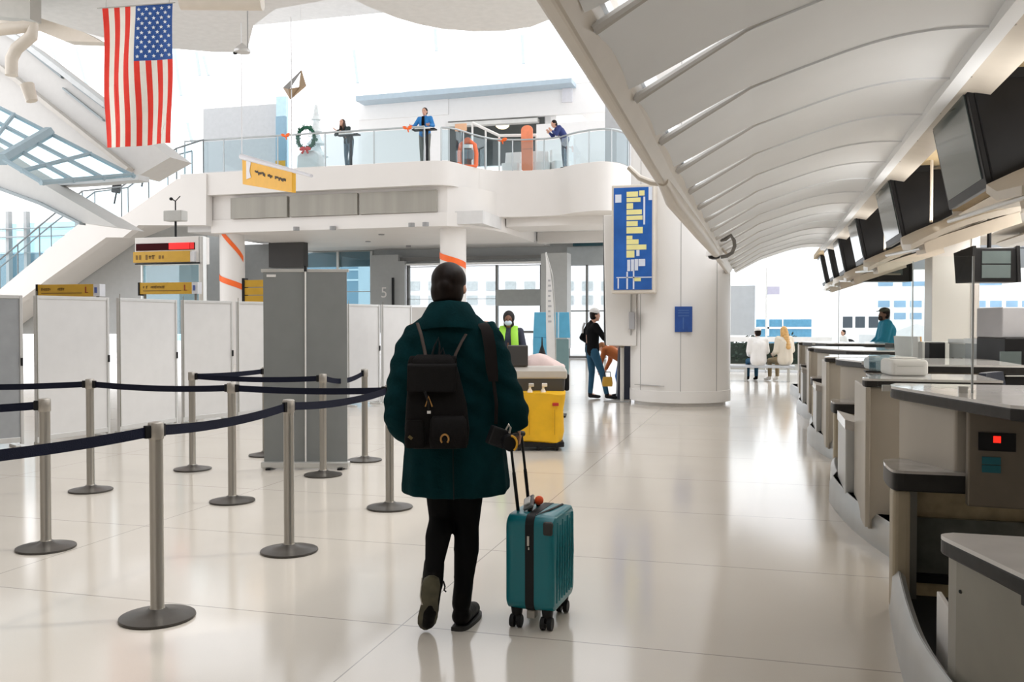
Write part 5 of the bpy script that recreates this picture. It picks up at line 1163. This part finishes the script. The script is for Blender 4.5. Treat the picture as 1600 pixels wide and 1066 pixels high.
# white snow-like figure parts and a frosted tree behind the wreath
t = thing('frosted_tree', 'white frosted slim decoration tree behind the wreath', 'decoration', balc(494, 28.6))
mb = MB()
for i in range(5): mb.lathe([(.50-.08*i, .35+.42*i), (.30-.05*i, .50+.42*i), (.06, .86+.42*i)], seg=14)
mb.build('tiers', mat('frosted_white', (0.78, 0.83, 0.84), .7, var=.1), t, smooth=True)
MB().cyl((0, 0, 0), (0, 0, .4), .06, seg=10).build('trunk', PF, t)
for i, (x, z) in enumerate(((-.18, .95), (.16, 1.3), (-.08, 1.75), (.1, .7))): MB().ell((x, -.34+.1*i*.5, z), (.05,)*3).build('bauble', WG, t, smooth=True)
# tall blue and yellow display stand
t = thing('banner_stand', 'narrow blue stand with a yellow stripe on the balcony left of the wreath', 'banner', balc(438, 27.6))
MB().box((-.18, 0, 0), (.18, .12, 2.0)).build('panel', mat('stand_blue', (0.30, 0.48, 0.62), .5), t, bevel=.01)
MB().box((-.185, -.006, .28), (.185, 0, .50)).build('stripe', YELLOW, t)
MB().box((-.185, -.006, .05), (.185, 0, .27)).build('stripe', mat('stripe_slate', (0.15, 0.20, 0.26), .5), t)
# lectern shelves in front of the leaning people
for px, Y, lab in ((545, 26.95, 'slim dark shelf table under the arms of the leaning woman'), (664, 26.85, 'dark shelf table on one black leg in front of the balcony man')):
    t = thing('shelf_table', lab, 'table', balc(px, Y), 0, 'shelf tables on the balcony')
    MB().box((-.40, -.12, 1.06), (.36, .14, 1.10)).build('table_top', BLACKG, t, bevel=.01)
    MB().box((-.30, -.125, 1.08), (.22, -.10, 1.13)).build('pale_edge', WHITE2, t)
    MB().cyl((.05, .05, 0), (.05, .05, 1.07), .045, seg=12).build('leg', BLACK, t)
    MB().box((-.15, -.1, 0), (.25, .18, .025)).build('foot', BLACK, t)
# orange life vest style chair and board
t = thing('orange_chair', 'orange rounded chair with grey seat pad on the balcony right of the middle man', 'chair', balc(731, 27.75), math.radians(20))
ORC = mat('orange_plastic', (0.85, 0.17, 0.06), .4)
mb = MB(); mb.tube([(-.26, 0, .05), (-.27, 0, .45), (-.22, 0, .72), (-.08, 0, .82), (.08, 0, .82), (.22, 0, .72), (.27, 0, .45), (.26, 0, .05)], .07, 12); mb.build('frame_shell', ORC, t, smooth=True)
MB().ell((0, .02, .86), (.12, .06, .10)).build('head_cushion', ORC, t, smooth=True)
MB().obox((0, -.05, .40), (.34, .10, .34)).build('seat_pad', mat('pad_slate', (0.17, 0.20, 0.22), .7), t, bevel=.05, seg=3)
MB().obox((0, -.05, .66), (.32, .08, .12)).build('white_band', WHITE2, t, bevel=.02)
MB().box((-.30, -.08, 0), (.30, .12, .08)).build('base', ORC, t, bevel=.03)
t = thing('orange_board', 'tall upright orange board with rounded ends on the right balcony bay', 'board', balc(823, 29.3))
bp_ = []
for i in range(25):
    an = math.pi*i/24; bp_.append((.20*math.cos(an), 1.42+.16*math.sin(an)))
for i in range(25):
    an = math.pi+math.pi*i/24; bp_.append((.19*math.cos(an)+.01, .14+.10*math.sin(an)))
MB().prism([(x, 0, z) for x, z in bp_], (0, .07, 0)).build('board', mat('board_orange', (0.88, 0.26, 0.12), .4, var=.06), t, bevel=.02)
MB().box((-.19, -.008, .78), (.2, 0, .80)).build('seam', mat('board_seam', (0.55, 0.2, 0.12), .5), t)
MB().box((-.22, -.05, 0), (.22, .14, .05)).build('base', PF, t)
for i, (px, Y, lab) in enumerate(((632, 26.35, 'orange ribbon tied to the balcony rail left of the middle man'), (785, 28.65, 'orange ribbon knot on the right bay rail below the pendant lamp'), (441, 26.4, 'orange ribbon on the balcony rail near the narrow blue stand'))):
    p = aty(px, 205, Y); zr = 7.52
    if i == 1:
        rp_ = min(((x-aty(px, 205, y).x)**2, x, y) for x, y in eR); p = Vector((rp_[1], rp_[2], 0)); zr = 7.46
    else: p.y = 26.62-.02*(p.x+18.9)/9
    p.z = zr; t = thing('rail_ribbon', lab, 'ribbon', p, 0, 'orange ribbons on the balcony rail')
    MB().ell((-.08, 0, 0), (.10, .04, .05), (0, .3, 0)).build('loop', ORANGE, t, smooth=True); MB().ell((.08, 0, .0), (.10, .04, .06), (0, -.3, 0)).build('loop', ORANGE, t, smooth=True); MB().cap((0, 0, -.02), (.03, 0, -.13), .03, .02).build('tail', ORANGE, t)
t = thing('orange_notice', 'pale orange notice plate on the balcony glass near the sloping rail', 'sign', aty(720, 199, 27.9))
MB().box((-.20, 0, -.12), (.20, .02, .12)).build('plate', mat('pale_orange', (0.85, 0.50, 0.30), .5), t, bevel=.005); MB().cyl((0, .03, -1.0), (0, .03, 0), .015, seg=8).build('post', RAILM, t)
t = thing('escalator_rail', 'pale sloping handrail of the stairwell in the dark lounge opening', 'railing', aty(740, 192, 30))
r0 = [aty(a_, b_, 30) for a_, b_ in ((738, 192), (780, 212), (838, 211))]
MB().tube(r0, .05, 8).build('handrail', WHITE2, t, world=True)
for p in (r0[0], (r0[0]+r0[1])/2, r0[1], r0[2]): MB().cyl((p.x, p.y, 6.38), p, .035, seg=8).build('post', WHITE2, t, world=True)
for i, px in enumerate((800, 845, 876)):
    t = thing('lounge_seat', ('white lounge seat behind the glass, left of the orange board', 'white lounge seat behind the glass, right of the orange board', 'white lounge seat behind the glass beside the stooping man')[i], 'seat', balc(px, 29.9+.05*i), .3*i, 'white lounge seats on the balcony bay')
    MB().loft([rr_(-.30,.30,-.25,.25,.0, r=.1), rr_(-.32,.32,-.27,.27,.42, r=.1)]).build('seat_block', WHITE2, t, smooth=True, angle=60)
    MB().loft([rr_(-.30,.30,.12,.27,.42, r=.06), rr_(-.28,.28,.16,.28,.85, r=.05)]).build('backrest', WHITE2, t, smooth=True, angle=60)

# ================================================================== CHECK-IN DESKS
def slab(pts, z0, z1, name, parent):
    o = MB().plan(pts, z0, z1-.012).build(name, SLATE, parent, bevel=.008)
    MB().plan(pts, z1-.014, z1).build('stone_top', MARBLE if 'shelf' in name else STONEW, o); return o
labS = ['nearest check-in desk with red number display and teal card', 'second check-in desk beyond the nearest one', 'third check-in desk along the row', 'farthest check-in desk at the end of the row']
for i, s in enumerate((4.75, 8.6, 12.4, 16.2)):
    k = 0.93 if i > 1 else 1.0
    dk = thing('check_in_desk', labS[i], 'check-in desk', (0.0, s, 0), 0, 'check-in desks')
    A_ = [(.66,.40),(1.02,-.72),(1.95,-.72),(1.95,.62),(.70,.62)]
    slab(smooth_pts([(.66,.52),(.65,.40),(.69,.24)],5)+[(.965,-.66),(1.03,-.74),(1.97,-.80),(1.97,.64),(.70,.64)], 1.035, 1.10, 'worktop', dk)
    MB().plan([(.69,.40),(.88,-.02),(1.5,-.02),(1.5,.6),(.72,.6)], .715, 1.035).build('body', COUNTER, dk, bevel=.01)
    MB().plan([(.915,-.075),(.915,-.13),(1.15,-.15),(1.9,-.15),(1.9,-.075)], .58, 1.033).build('display_housing', BROWN, dk, bevel=.008)
    pn = Vector((.04-.905+1.0-.135, 0, 0)); d_ = Vector((.235, -.02, 0)).normalized(); nn = Vector((-d_.y, d_.x, 0)); nn = -nn if nn.y > 0 else nn
    def onp(u, z, off=.003): return Vector((.915, -.13, 0))+d_*u+Vector((0, 0, z))+nn*off
    if i == 0:
        MB().prism([onp(.042,.845), onp(.195,.845), onp(.195,.928), onp(.042,.928)], nn*.012).build('number_display', BLACK, dk)
        MB().prism([onp(.103,.884,.015), onp(.133,.884,.015), onp(.133,.914,.015), onp(.103,.914,.015)], nn*.004).build('red_light', mat('red_led', (0.9, 0.02, 0.01), .4, emit=(1, .02, .01, 1.2)), dk)
        for z in (.744, .782): MB().prism([onp(.058,z), onp(.135,z), onp(.135,z+.034), onp(.058,z+.034)], nn*.008).build('teal_card', mat('teal_card', (0.01, 0.14, 0.18), .4), dk)
    MB().box((.605, -.04, .02), (.69, .10, .63)).build('post', TAN, dk, bevel=.025, seg=3)
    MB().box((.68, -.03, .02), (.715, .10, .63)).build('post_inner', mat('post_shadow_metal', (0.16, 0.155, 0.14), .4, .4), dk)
    slab(smooth_pts([(.65,.34),(.605,.30),(.592,.2),(.592,.05),(.605,-.05),(.65,-.07)],5)+[(1.10,-.07),(1.10,.34)], .625, .725, 'shelf', dk)
    MB().box((.71, .10, .0), (1.55, .2, .63)).build('well_back', mat('well_tan', (0.44, 0.36, 0.22), .5, var=.2, scale=12), dk)
    MB().box((.72, .05, .21), (1.55, .08, .48)).build('well_glass', mat('well_glass_dark', (0.085, 0.09, 0.08), .12, var=.25, scale=10), dk)
    MB().box((.72, .04, .0), (1.55, .09, .165)).build('well_panel', mat('well_tan', (0.44, 0.36, 0.22), .5), dk)
    MB().box((.72, .03, .165), (1.55, .09, .205)).build('well_trim', BLACK, dk)
    # luggage belt and curved plinth
    pl = smooth_pts([(.60,.12),(.555,-.3),(.54,-.6),(.535,-.86)] if i else [(.61,.12),(.56,-.55),(.545,-1.1),(.60,-1.75)], 6)
    MB().plan([(x+.03, max(y, -1.22)) for x, y in pl]+[(1.35, max(pl[-1][1], -1.22)),(1.35,.03)], 0.0, .10).build('scale_base', BLACKG, dk)
    rows = [[(x, y, 0.0), (x+.008, y, .20), (x+.035, y, .235), (x+.06, y, .21)] for x, y in pl]
    MB().sheet(rows, (.006, 0, 0)).build('plinth', COUNTERL, dk, smooth=True)
    # second high desk of the pair with its side panel, pod and skirt
    s2_ = MB().plan([(.65,1.5),(1.30,1.5),(1.30,2.1),(.72,2.1)], .10, 1.02).build('rear_body', COUNTER, dk, bevel=.01)
    slab(smooth_pts([(.69,1.72),(.625,1.6),(.625,1.48),(.68,1.46)],4)+[(1.42,1.44),(1.42,2.15),(.70,2.15)], 1.02, 1.075, 'rear_worktop', dk)
    MB().box((.63, 1.46, .12), (.66, 2.2, 1.02)).build('side_panel', COUNTER, dk, bevel=.006)
    pl2 = smooth_pts([(.95,.55),(.74,1.2),(.60,1.9),(.535,2.5),(.51,2.95)], 6)
    MB().sheet([[(x, y, 0.0), (x+.004, y, .16), (x+.03, y, .20), (x+.30, y, .20)] for x, y in pl2], (.006, 0, 0)).build('skirt', COUNTERL, dk, smooth=True)
    if i < 3:
        MB().plan([(.575,2.25),(.84,2.25),(.84,2.95),(.575,2.95)], .16, .67).build('pod', COUNTERL, dk, bevel=.01)
        MB().prism([(.57,2.24,.66),(.85,2.24,.60),(.85,2.24,.65),(.57,2.24,.73)], (0, .72, 0)).build('pod_top', MARBLE, dk)
        MB().box((.695, 2.235, .2), (.708, 2.25, .64)).build('slot', BLACK, dk)
# nearest low cabinet at the right edge
cb = thing('luggage_cabinet', 'grey cabinet with dark slate edged stone top at the bottom right corner', 'cabinet', (.6, 3.4, 0))
cp_ = smooth_pts([(.04,.06),(-.005,.02),(.01,-.06)],5)+[(.235,-.80),(.9,-.80),(.9,.06)]
slab(cp_, .635, .70, 'top_slab', cb)
MB().plan([(.02,.03),(.03,-.06),(.245,-.78),(.88,-.78),(.88,.03)], 0, .635).build('body', mat('cabinet_grey', (0.27, 0.255, 0.215), .4, .2, var=.05), cb, bevel=.008)
MB().cyl((.045, -.085, .535), (.035, -.09, .535), .006, seg=10).build('lock', BLACK, cb)
MB().plan([(.03,-.055),(.245,-.785),(.26,-.78),(.05,-.05)], .60, .635).build('shadow_gap', SLATE, cb)
for i, (dx, lab) in enumerate(((.0, 'white board leaning behind the nearest grey cabinet, outer one'), (.035, 'white board leaning behind the nearest grey cabinet, inner one'))):
    t = thing('white_board', lab, 'board', (.665+dx, 3.50-.04*i, .10), 0, 'white boards behind the cabinet')
    MB().box((0, 0, 0), (.018, .40, .27)).build('board_sheet', WHITE2, t, bevel=.003)
# glass screens between desks
for i, (px, Y, z1_, lab) in enumerate(((1519, 4.75, 1.75, 'clear glass screen standing on the nearest check-in desk'), (1425, 8.3, 1.95, 'clear glass screen on the second check-in desk'), (1310, 15.5, 2.1, 'clear glass screen on the far check-in desks'))):
    p = aty(px, 600, Y); t = thing('glass_screen', lab, 'screen', (p.x, Y, 1.10 if i == 0 else 1.075), 0, 'glass screens on the desks')
    h_ = z1_-t.location.z
    MB().box((-.42, -.006, 0.02), (0, .006, h_)).build('pane', SCRG, t)
    MB().box((-.004, -.008, 0), (.004, .008, h_)).build('edge_post', mat('screen_edge', (0.42, 0.44, 0.44), .3), t)
    [MB().box((x_-.02, -.012, 0), (x_+.02, .012, .03)).build('clamp', ALU, t) for x_ in (-.38, -.04)]
# equipment on the desks
def on_desk(px, py, z): v = atz(px, py, z); return (v.x, v.y, z)
def printer(px, py, label, sx=.30, sy=.30, h=.16, m=WHITE2):
    t = thing('desk_printer', label, 'printer', on_desk(px, py, 1.075), YAW*.5, 'printers on the desks')
    MB().box((-sx/2, -sy/2, 0), (sx/2, sy/2, h)).build('casing', m, t, bevel=.025, seg=3); MB().box((-sx*.35, -sy/2-.002, h*.60), (sx*.35, -sy/2+.01, h*.63)).build('paper_slot', ALU, t); MB().box((-sx*.3, -sy*.2, h-.003), (sx*.3, sy*.3, h+.012)).build('lid', WHITE2, t, bevel=.005)
printer(1412, 586, 'white rounded printer on the desk in front of the teal shirted man', .24, .3, .11)
printer(1366, 577, 'pale small printer on the desk nearer the hall, left of the white one', .12, .2, .09, mat('pale_blue_plastic', (0.45, 0.52, 0.55), .3))
t = thing('clear_holder', 'clear plastic leaflet holder standing on the desk before the white printer', 'holder', on_desk(1374, 582, 1.075))
MB().box((-.07, 0, 0), (.07, .01, .13)).build('back_plate', glassmat('acrylic', (0.70, 0.80, 0.84), .15), t); MB().box((-.07, -.05, 0), (.07, -.045, .08)).build('front_plate', glassmat('acrylic', (0.7, 0.8, 0.84), .15), t); MB().box((-.10, -.06, 0), (.10, .06, .012)).build('foot', SLATE, t)
# orange-backed sheet / chair
t = thing('wooden_chair', 'office chair with curved orange wooden back turned away behind the desks', 'chair', (at_floor(1426, 585, 10.2)[0]+.19, at_floor(1426, 585, 10.2)[1]+.11, 0), math.radians(120))
WD = mat('orange_veneer', (0.62, 0.33, 0.10), .4, var=.12, scale=3, stretch=(1, 1, .2))
rows = [[(x, .22+.10*z_-.5*x*x, .60+z_) for x in (-.20, -.12, 0, .12, .20)] for z_ in (0, .2, .4, .55, .68)]
MB().sheet(rows, (0, .014, 0)).build('backrest', WD, t, smooth=True)
MB().sheet([[(x, y+.02, z) for x, y, z in r] for r in rows], (0, .03, 0)).build('back_cover', PF, t, smooth=True)
MB().obox((0, -.02, .46), (.44, .44, .05)).build('seat', BLACKG, t, bevel=.02)
MB().cyl((0, 0, .06), (0, 0, .44), .03, seg=12).build('column', BLACK, t)
for k_ in range(5): an = 2*math.pi*k_/5; MB().tube([(0, 0, .09), (.26*math.cos(an), .26*math.sin(an), .04)], .02, 8).build('leg', BLACK, t)
t = thing('office_chair', 'dark blue office chair at the right edge behind the nearest desk', 'chair', at_floor(1604, 600, 6.3), math.radians(60))
rows = [[(x, .20-.4*x*x+.05*z_, .62+z_) for x in (-.22, -.14, 0, .14, .22)] for z_ in (0, .12, .24, .36, .46)]
rows[-1] = [(x*.8, y, z) for x, y, z in rows[-1]]
MB().sheet(rows, (0, .05, 0)).build('backrest', mat('chair_navy', (0.02, 0.026, 0.045), .6), t, smooth=True)
MB().obox((0, -.02, .50), (.48, .48, .08)).build('seat', BLACKG, t, bevel=.03)
MB().cyl((0, 0, .06), (0, 0, .46), .03, seg=12).build('column', BLACK, t)
for k_ in range(5): an = 2*math.pi*k_/5; MB().tube([(0, 0, .09), (.28*math.cos(an), .28*math.sin(an), .04)], .02, 8).build('leg', BLACK, t)
# back row furniture seen between the desks
def cab(px0, px1, pyb, pyt, d, label, m, name='back_cabinet', cat='cabinet', depth=.5, z0=None, extra=None):
    a_, b_ = atd(px0, pyb, d), atd(px1, pyb, d); zt = CAMH+(504-pyt)*d/FPX; zb_ = 0 if z0 is None else CAMH+(504-z0)*d/FPX
    w_ = (b_-a_).length; t = thing(name, label, cat, ((a_.x+b_.x)/2, (a_.y+b_.y)/2, zb_), YAW)
    MB().box((-w_/2, 0, 0), (w_/2, depth, zt-zb_)).build('body', m, t, bevel=.01)
    if extra: extra(t, w_, zt-zb_)
    return t
def handles(t, w, h):
    MB().box((-w/2-.01, -.02, h-.05), (w/2+.01, .5, h)).build('worktop', ALU, t); MB().box((-.01, -.012, .05), (.01, 0, h-.08)).build('door_gap', SLATE, t)
cab(1520, 1553, 600, 531, 9, 'pale grey back cabinet with a light blue screen, right of the square pillar', mat('cabinet_pale', (0.42, 0.45, 0.45), .4), extra=lambda t, w, h: (handles(t, w, h), MB().box((-w*.4, -.01, h-.30), (w*.1, 0, h-.08)).build('blue_panel', mat('light_blue_panel', (0.20, 0.50, 0.58), .3), t)))
cab(1549, 1575, 600, 530, 8.4, 'grey steel back cabinet between the pale cabinet and the black printer', mat('cabinet_steel', (0.26, 0.28, 0.28), .35, .3), extra=handles)
def prn(t, w, h):
    MB().box((-w/2-.05, -.01, h-.30), (-w*.15, 0, h-.12)).build('screen', SCREEN, t); MB().box((-w*.5, -.02, h-.34), (w*.5, 0, h-.33)).build('paper_tray', PF, t)
cab(1570, 1640, 610, 528, 8.0, 'large black floor printer at the right edge behind the desks', BLACK, 'floor_printer', 'printer', extra=prn)
t = cab(1566, 1640, 528, 480, 8.05, 'sloping grey machine cover above the black floor printer', mat('cover_grey', (0.36, 0.36, 0.38), .5), 'machine_cover', 'machine', .45, 528)
cab(1452, 1477, 590, 535, 9.5, 'tall black screen unit standing in front of the square pillar', BLACK, 'black_unit', 'screen', .12, 582)
cab(1440, 1530, 600, 534, 9.9, 'grey counter back wall below the square pillar', mat('low_partition', (0.40, 0.40, 0.38), .5), 'low_partition', 'partition', .1)
cab(1489, 1505, 600, 559, 8.8, 'small black monitor on the low counter beside the square pillar', BLACK, 'desk_monitor', 'monitor', .05, 586)
cab(1396, 1420, 580, 537, 12.5, 'dark grey waste box behind the teal shirted man', mat('dark_box_grey', (0.035, 0.04, 0.04), .5), 'dark_box', 'box', .3, 563)

# ================================================================== HANGING MONITORS OVER THE DESKS
def monitor(y0, first=None, lab=''):
    t = thing('overhead_monitor', lab, 'monitor', (1.16, y0, 2.95), 0, 'overhead check-in monitors')
    Lm, hm = 1.22, .70
    tiltv = Vector((-.10, 0, 0))
    MB().prism([(0, .05, -.05), (0.0, Lm, -.05), (-.0+.13, Lm, -hm), (.13, .05, -hm)], (.05, 0, .01)).build('bezel', BLACK, t, bevel=.006)
    MB().prism([(-.002+.012, .12, -.11), (.010, Lm-.07, -.11), (.119, Lm-.07, -hm+.06), (.119, .12, -hm+.06)], (-.008, 0, -.001)).build('screen', SCREEN, t)
    MB().prism([(.03, .04, -.04), (.52, .04, -.04), (.58, .04, -hm+.22), (.16, .04, -hm)], (0, .16, 0)).build('housing', BLACK, t, bevel=.012)
    MB().prism([(.09, .03, -.05), (.22, .03, 0.02), (.40, .03, 0.02), (.36, .03, -.06)], (0, .3, 0)).build('mount', BLACKG, t)
    MB().prism([(.0, .03, .0), (.10, .03, .0), (.13, .03, -.10)], (0, .04, 0)).build('bracket', mat('bracket_gold', (0.55, 0.42, 0.22), .5), t)
    MB().cyl((.34, -.25, 0.0), (.34, -.25, -.58), .014, seg=10).build('hanger_rod', CREAM, t)
    # shell shaped reflector below
    rows = []
    for k_ in range(7):
        f = k_/6; rows.append([(.06+.85*f, -1.0, -.84+.30*f+.05*math.sin(f*3.14)), (.06+.85*f, -.5, -.80+.30*f+.06*math.sin(f*3.14)), (.10+.85*f, -.06, -.70+.25*f+.05*math.sin(f*3.14))])
    MB().sheet(rows, (0, 0, -.05)).build('reflector', CREAM, t, smooth=True, angle=50)
    MB().prism([(.16, -1.0, -.82), (.9, -1.0, -.58), (.9, -.5, -.55), (.16, -.5, -.80)], (.02, 0, -.10)).build('lamp_tray', mat('tray_cream', (0.70, 0.62, 0.52), .5), t)
    MB().tube([(.13, -1.05, -.88), (.13, Lm, -.78)], .016, 8).build('trim_bar', STEEL, t)
    la = bpy.data.lights.new('uplight', 'AREA'); la.shape = 'RECTANGLE'; la.size = .5; la.size_y = .7; la.energy = 7; la.color = (1.0, .98, .95)
    lo = bpy.data.objects.new('uplight', la); C.objects.link(lo); lo.parent = t; lo.location = (.45, -.55, -.50); lo.rotation_euler = (math.pi, math.radians(-28), 0)
    return t
mlab = ['nearest overhead monitor at the top right with a blank grey screen', 'second overhead monitor from the right edge', 'third overhead monitor along the canopy', 'fourth overhead monitor along the canopy', 'fifth overhead monitor, near the far end of the canopy', 'sixth and farthest overhead monitor over the desks']
m0 = monitor(6.0, None, mlab[0])
for i, y in enumerate((9.5, 12.9, 15.9, 18.95, 21.4)): dup(m0, (1.16 if i < 3 else 1.2, y, 2.95 if y < 17 else 2.99), 0, mlab[i+1])
# boxy black monitor pairs hung over the back row
for i, (px0, px1, py0, py1, d, lab) in enumerate(((1346, 1422, 390, 440, 17.0, 'black boxed monitor hanging left of the square pillar'), (1521, 1589, 387, 441, 11.0, 'black boxed monitor pair hanging right of the square pillar'))):
    a_, b_ = atd(px0, py1, d), atd(px1, py1, d); w_ = (b_-a_).length; h_ = (py1-py0)*d/FPX
    t = thing('boxed_monitor', lab, 'monitor', ((a_.x+b_.x)/2, (a_.y+b_.y)/2, a_.z), YAW, 'boxed monitors over the back row')
    MB().box((-w_/2, 0, 0), (w_/2, .35, h_)).build('housing', BLACK, t, bevel=.015)
    for s_ in (-1, 1): MB().prism([(s_*w_/2, -.02, .0), (s_*w_/2, .36, .0), (s_*(w_/2+.03), .36, h_*.9), (s_*(w_/2-.02), -.02, h_*1.05)], (s_*.04, 0, 0)).build('side_wing', BLACKG, t)
    for z_ in ((.12, .5), (.54, .9)) if i else ((.2, .86),): MB().box((-w_*.32, -.012, h_*z_[0]), (w_*.34, 0, h_*z_[1])).build('screen', SCREEN, t)
    MB().box((-w_*.30, -.016, h_*.2), (w_*.30, -.012, h_*.25)).build('screen_glint', mat('screen_strip', (0.35, 0.32, 0.26), .4), t) if i == 0 else None
    MB().cyl((0, .15, h_), (0, .15, 3.0-a_.z if d < 12 else 2.95-a_.z), .025, seg=10).build('hanger', BLACK, t)
# long pale light troughs below the right ceiling
for i, (x, y0, y1, z) in enumerate(((2.40, 5.0, 11.5, 2.62), (2.9, 7.0, 15.0, 2.66), (4.0, 7.5, 17.0, 2.70))):
    t = thing('light_trough', ('long cream light trough behind the nearest overhead monitor', 'long cream light trough in the middle of the right ceiling', 'long cream light trough farthest right under the ceiling')[i], 'lamp', (x, y0, z), 0, 'cream light troughs')
    MB().prism([(-.25, 0, .06), (-.12, 0, 0), (.12, 0, 0), (.25, 0, .06), (.2, 0, .10), (-.2, 0, .10)], (0, y1-y0, 0)).build('tray', CREAM, t)
    la = bpy.data.lights.new('trough_lamp', 'AREA'); la.shape = 'RECTANGLE'; la.size = .2; la.size_y = y1-y0-.4; la.energy = 70; la.color = (1.0, .96, .90)
    lo = bpy.data.objects.new('trough_lamp', la); C.objects.link(lo); lo.parent = t; lo.location = (0, (y1-y0)/2, -.02)
    for k_ in range(3): MB().cyl((0, .5+k_*(y1-y0-1)/2, .09), (0, .5+k_*(y1-y0-1)/2, 2.96-z), .012, seg=8).build('hanger', ALU, t)

# ================================================================== FAR GLASS FRONT: BENCH, OUTSIDE
t = thing('long_bench', 'low pale bench along the far glass front carrying two seated people', 'bench', (pA.x-.1, pA.y+.02, -.045), 0)
MB().box((-1.9, -.22, .38), (.35, .25, .44)).build('seat', mat('bench_pale', (0.55, 0.58, 0.62), .5), t, bevel=.01)
for x in (-1.7, -.8, .2): MB().box((x-.03, -.18, .046), (x+.03, .2, .38)).build('leg', ALU, t)
def facade(name, label, px0, px1, py0, py1, Y, m, wins, wm_, depth=6):
    a_, b_ = aty(px0, py1, Y), aty(px1, py0, Y)
    t = thing(name, label, 'building', ((a_.x+b_.x)/2, Y, -.15)); w_ = b_.x-a_.x
    MB().box((-w_/2, 0, 0), (w_/2, depth, b_.z+.15)).build('wall', m, t)
    for (x0, y0, x1, y1) in wins:
        q0, q1 = aty(x0, y1, Y), aty(x1, y0, Y)
        MB().box((q0.x-.0, Y-.08, q0.z), (q1.x, Y+.02, q1.z)).build('window', wm_, t, world=True)
    return t
WBL = mat('facade_white', (0.86, 0.86, 0.86), .7, var=.01); WIN = mat('blue_window', (0.22, 0.36, 0.50), .15, var=.2, scale=.8); WING = mat('grey_window', (0.42, 0.46, 0.47), .2, var=.1)
wins = [(x, y, x+18, y+10) for y in (470, 489) for x in range(1372, 1700, 25) if not (1448 < x < 1515)]
wins += [(1372, 440, 1395, 447), (1410, 440, 1452, 447), (1520, 441, 1565, 446), (1640, 441, 1690, 446)]
facade('white_building', 'white building with rows of blue windows outside the far right glass', 1340, 1720, 425, 525, 70, WBL, wins, WIN)
wins = [(x, 391, x+30, 415) for x in range(1290, 1720, 44)]
facade('tall_building', 'taller pale building behind the white one outside', 1255, 1760, 378, 428, 95, WBL, wins, WING)
facade('blue_glass_building', 'low blue glass building with sloping edge outside the far front', 1181, 1268, 499, 525, 60, mat('blue_facade', (0.10, 0.28, 0.42), .2, var=.1), [(1183, 511, 1268, 514), (1199, 499, 1202, 525), (1222, 499, 1224, 511)], WBL)
# low rooftop wedge and tent
p0 = atd(1396, 545, 40); t = thing('white_tent', 'white pitched tent roof outside behind the teal shirted man', 'tent', (p0.x, p0.y, 0), YAW)
zt = lambda py: CAMH+(504-py)*40/FPX
MB().prism([(-.4, 0, zt(524)), (1.0, 0, zt(506)), (3.2, 0, zt(528)), (3.2, 0, 0.0), (-.4, 0, 0.0)], (0, 3, 0)).build('canvas', mat('tent_canvas', (0.62, 0.62, 0.62), .8), t)
p0 = atd(1181, 448, 36)
# hedge behind the bench, street lamp, shuttle bus
t = thing('hedge', 'dark green hedge outside below the far glass rail', 'hedge', (aty(1160, 575, 33).x, 33, -.15))
hm = MB(); rnd = random.Random(9)
for i in range(900):
    c_ = Vector((rnd.uniform(-1.0, 2.3), rnd.uniform(-.3, .5), 0)); c_.z = rnd.uniform(.05, 1.0+.15*math.sin(c_.x*5)); d_ = Vector((rnd.uniform(-1, 1), rnd.uniform(-1, 1), rnd.uniform(-.3, 1))).normalized()*.16; s_ = d_.orthogonal().normalized()*.06
    hm.add([c_, c_+d_*.5+s_, c_+d_, c_+d_*.5-s_], [(0, 1, 2, 3)])
fo = hm.build('foliage', mat('hedge_green', (0.012, 0.035, 0.018), .8, var=.4, scale=4), t); fo['kind'] = 'stuff'
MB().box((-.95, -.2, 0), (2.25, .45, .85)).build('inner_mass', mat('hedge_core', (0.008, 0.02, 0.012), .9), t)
t = thing('street_pole', 'thin grey pole with signs outside the far front', 'pole', (aty(1197, 560, 45).x, 45, -.15))
MB().cyl((0, 0, 0), (0, 0, 4.2), .05, seg=8).build('mast', ALU, t); MB().box((.05, -.02, 2.9), (.6, .02, 3.3)).build('plate', mat('lilac_plate', (0.5, 0.47, 0.58), .5), t)
t = thing('shuttle_bus', 'white shuttle bus parked outside left of the teal shirted man', 'bus', (aty(1357, 540, 52).x, 52, -.15), .2)
MB().box((-1.6, 0, .3), (1.2, 4, 2.3)).build('body', WBL, t, bevel=.1, seg=3)
for x in (-1.35, -.7, .0, .6): MB().box((x, -.02, 1.3), (x+.5, .02, 1.9)).build('window', mat('bus_window', (0.03, 0.045, 0.06), .1), t)
for x in (-1.0, .7): MB().cyl((x, -.02, .35), (x, .3, .35), .35, seg=20).build('wheel', BLACK, t)
# white buildings outside behind the balcony windows
wins = [(x, y, x+16, y+14) for y in (440, 462) for x in range(640, 960, 30)]
t = facade('terminal_annex', 'white annex with windows seen through the glass under the balcony', 560, 1000, 405, 505, 62, mat('annex_grey_white', (0.72, 0.73, 0.75), .7), wins, WING)
t = facade('car_park_block', 'blue grey block seen through the window right of the grey banner', 440, 600, 380, 470, 75, mat('annex_blue', (0.26, 0.36, 0.43), .6), [(476, 436, 580, 440), (476, 420, 580, 424)], WBL)
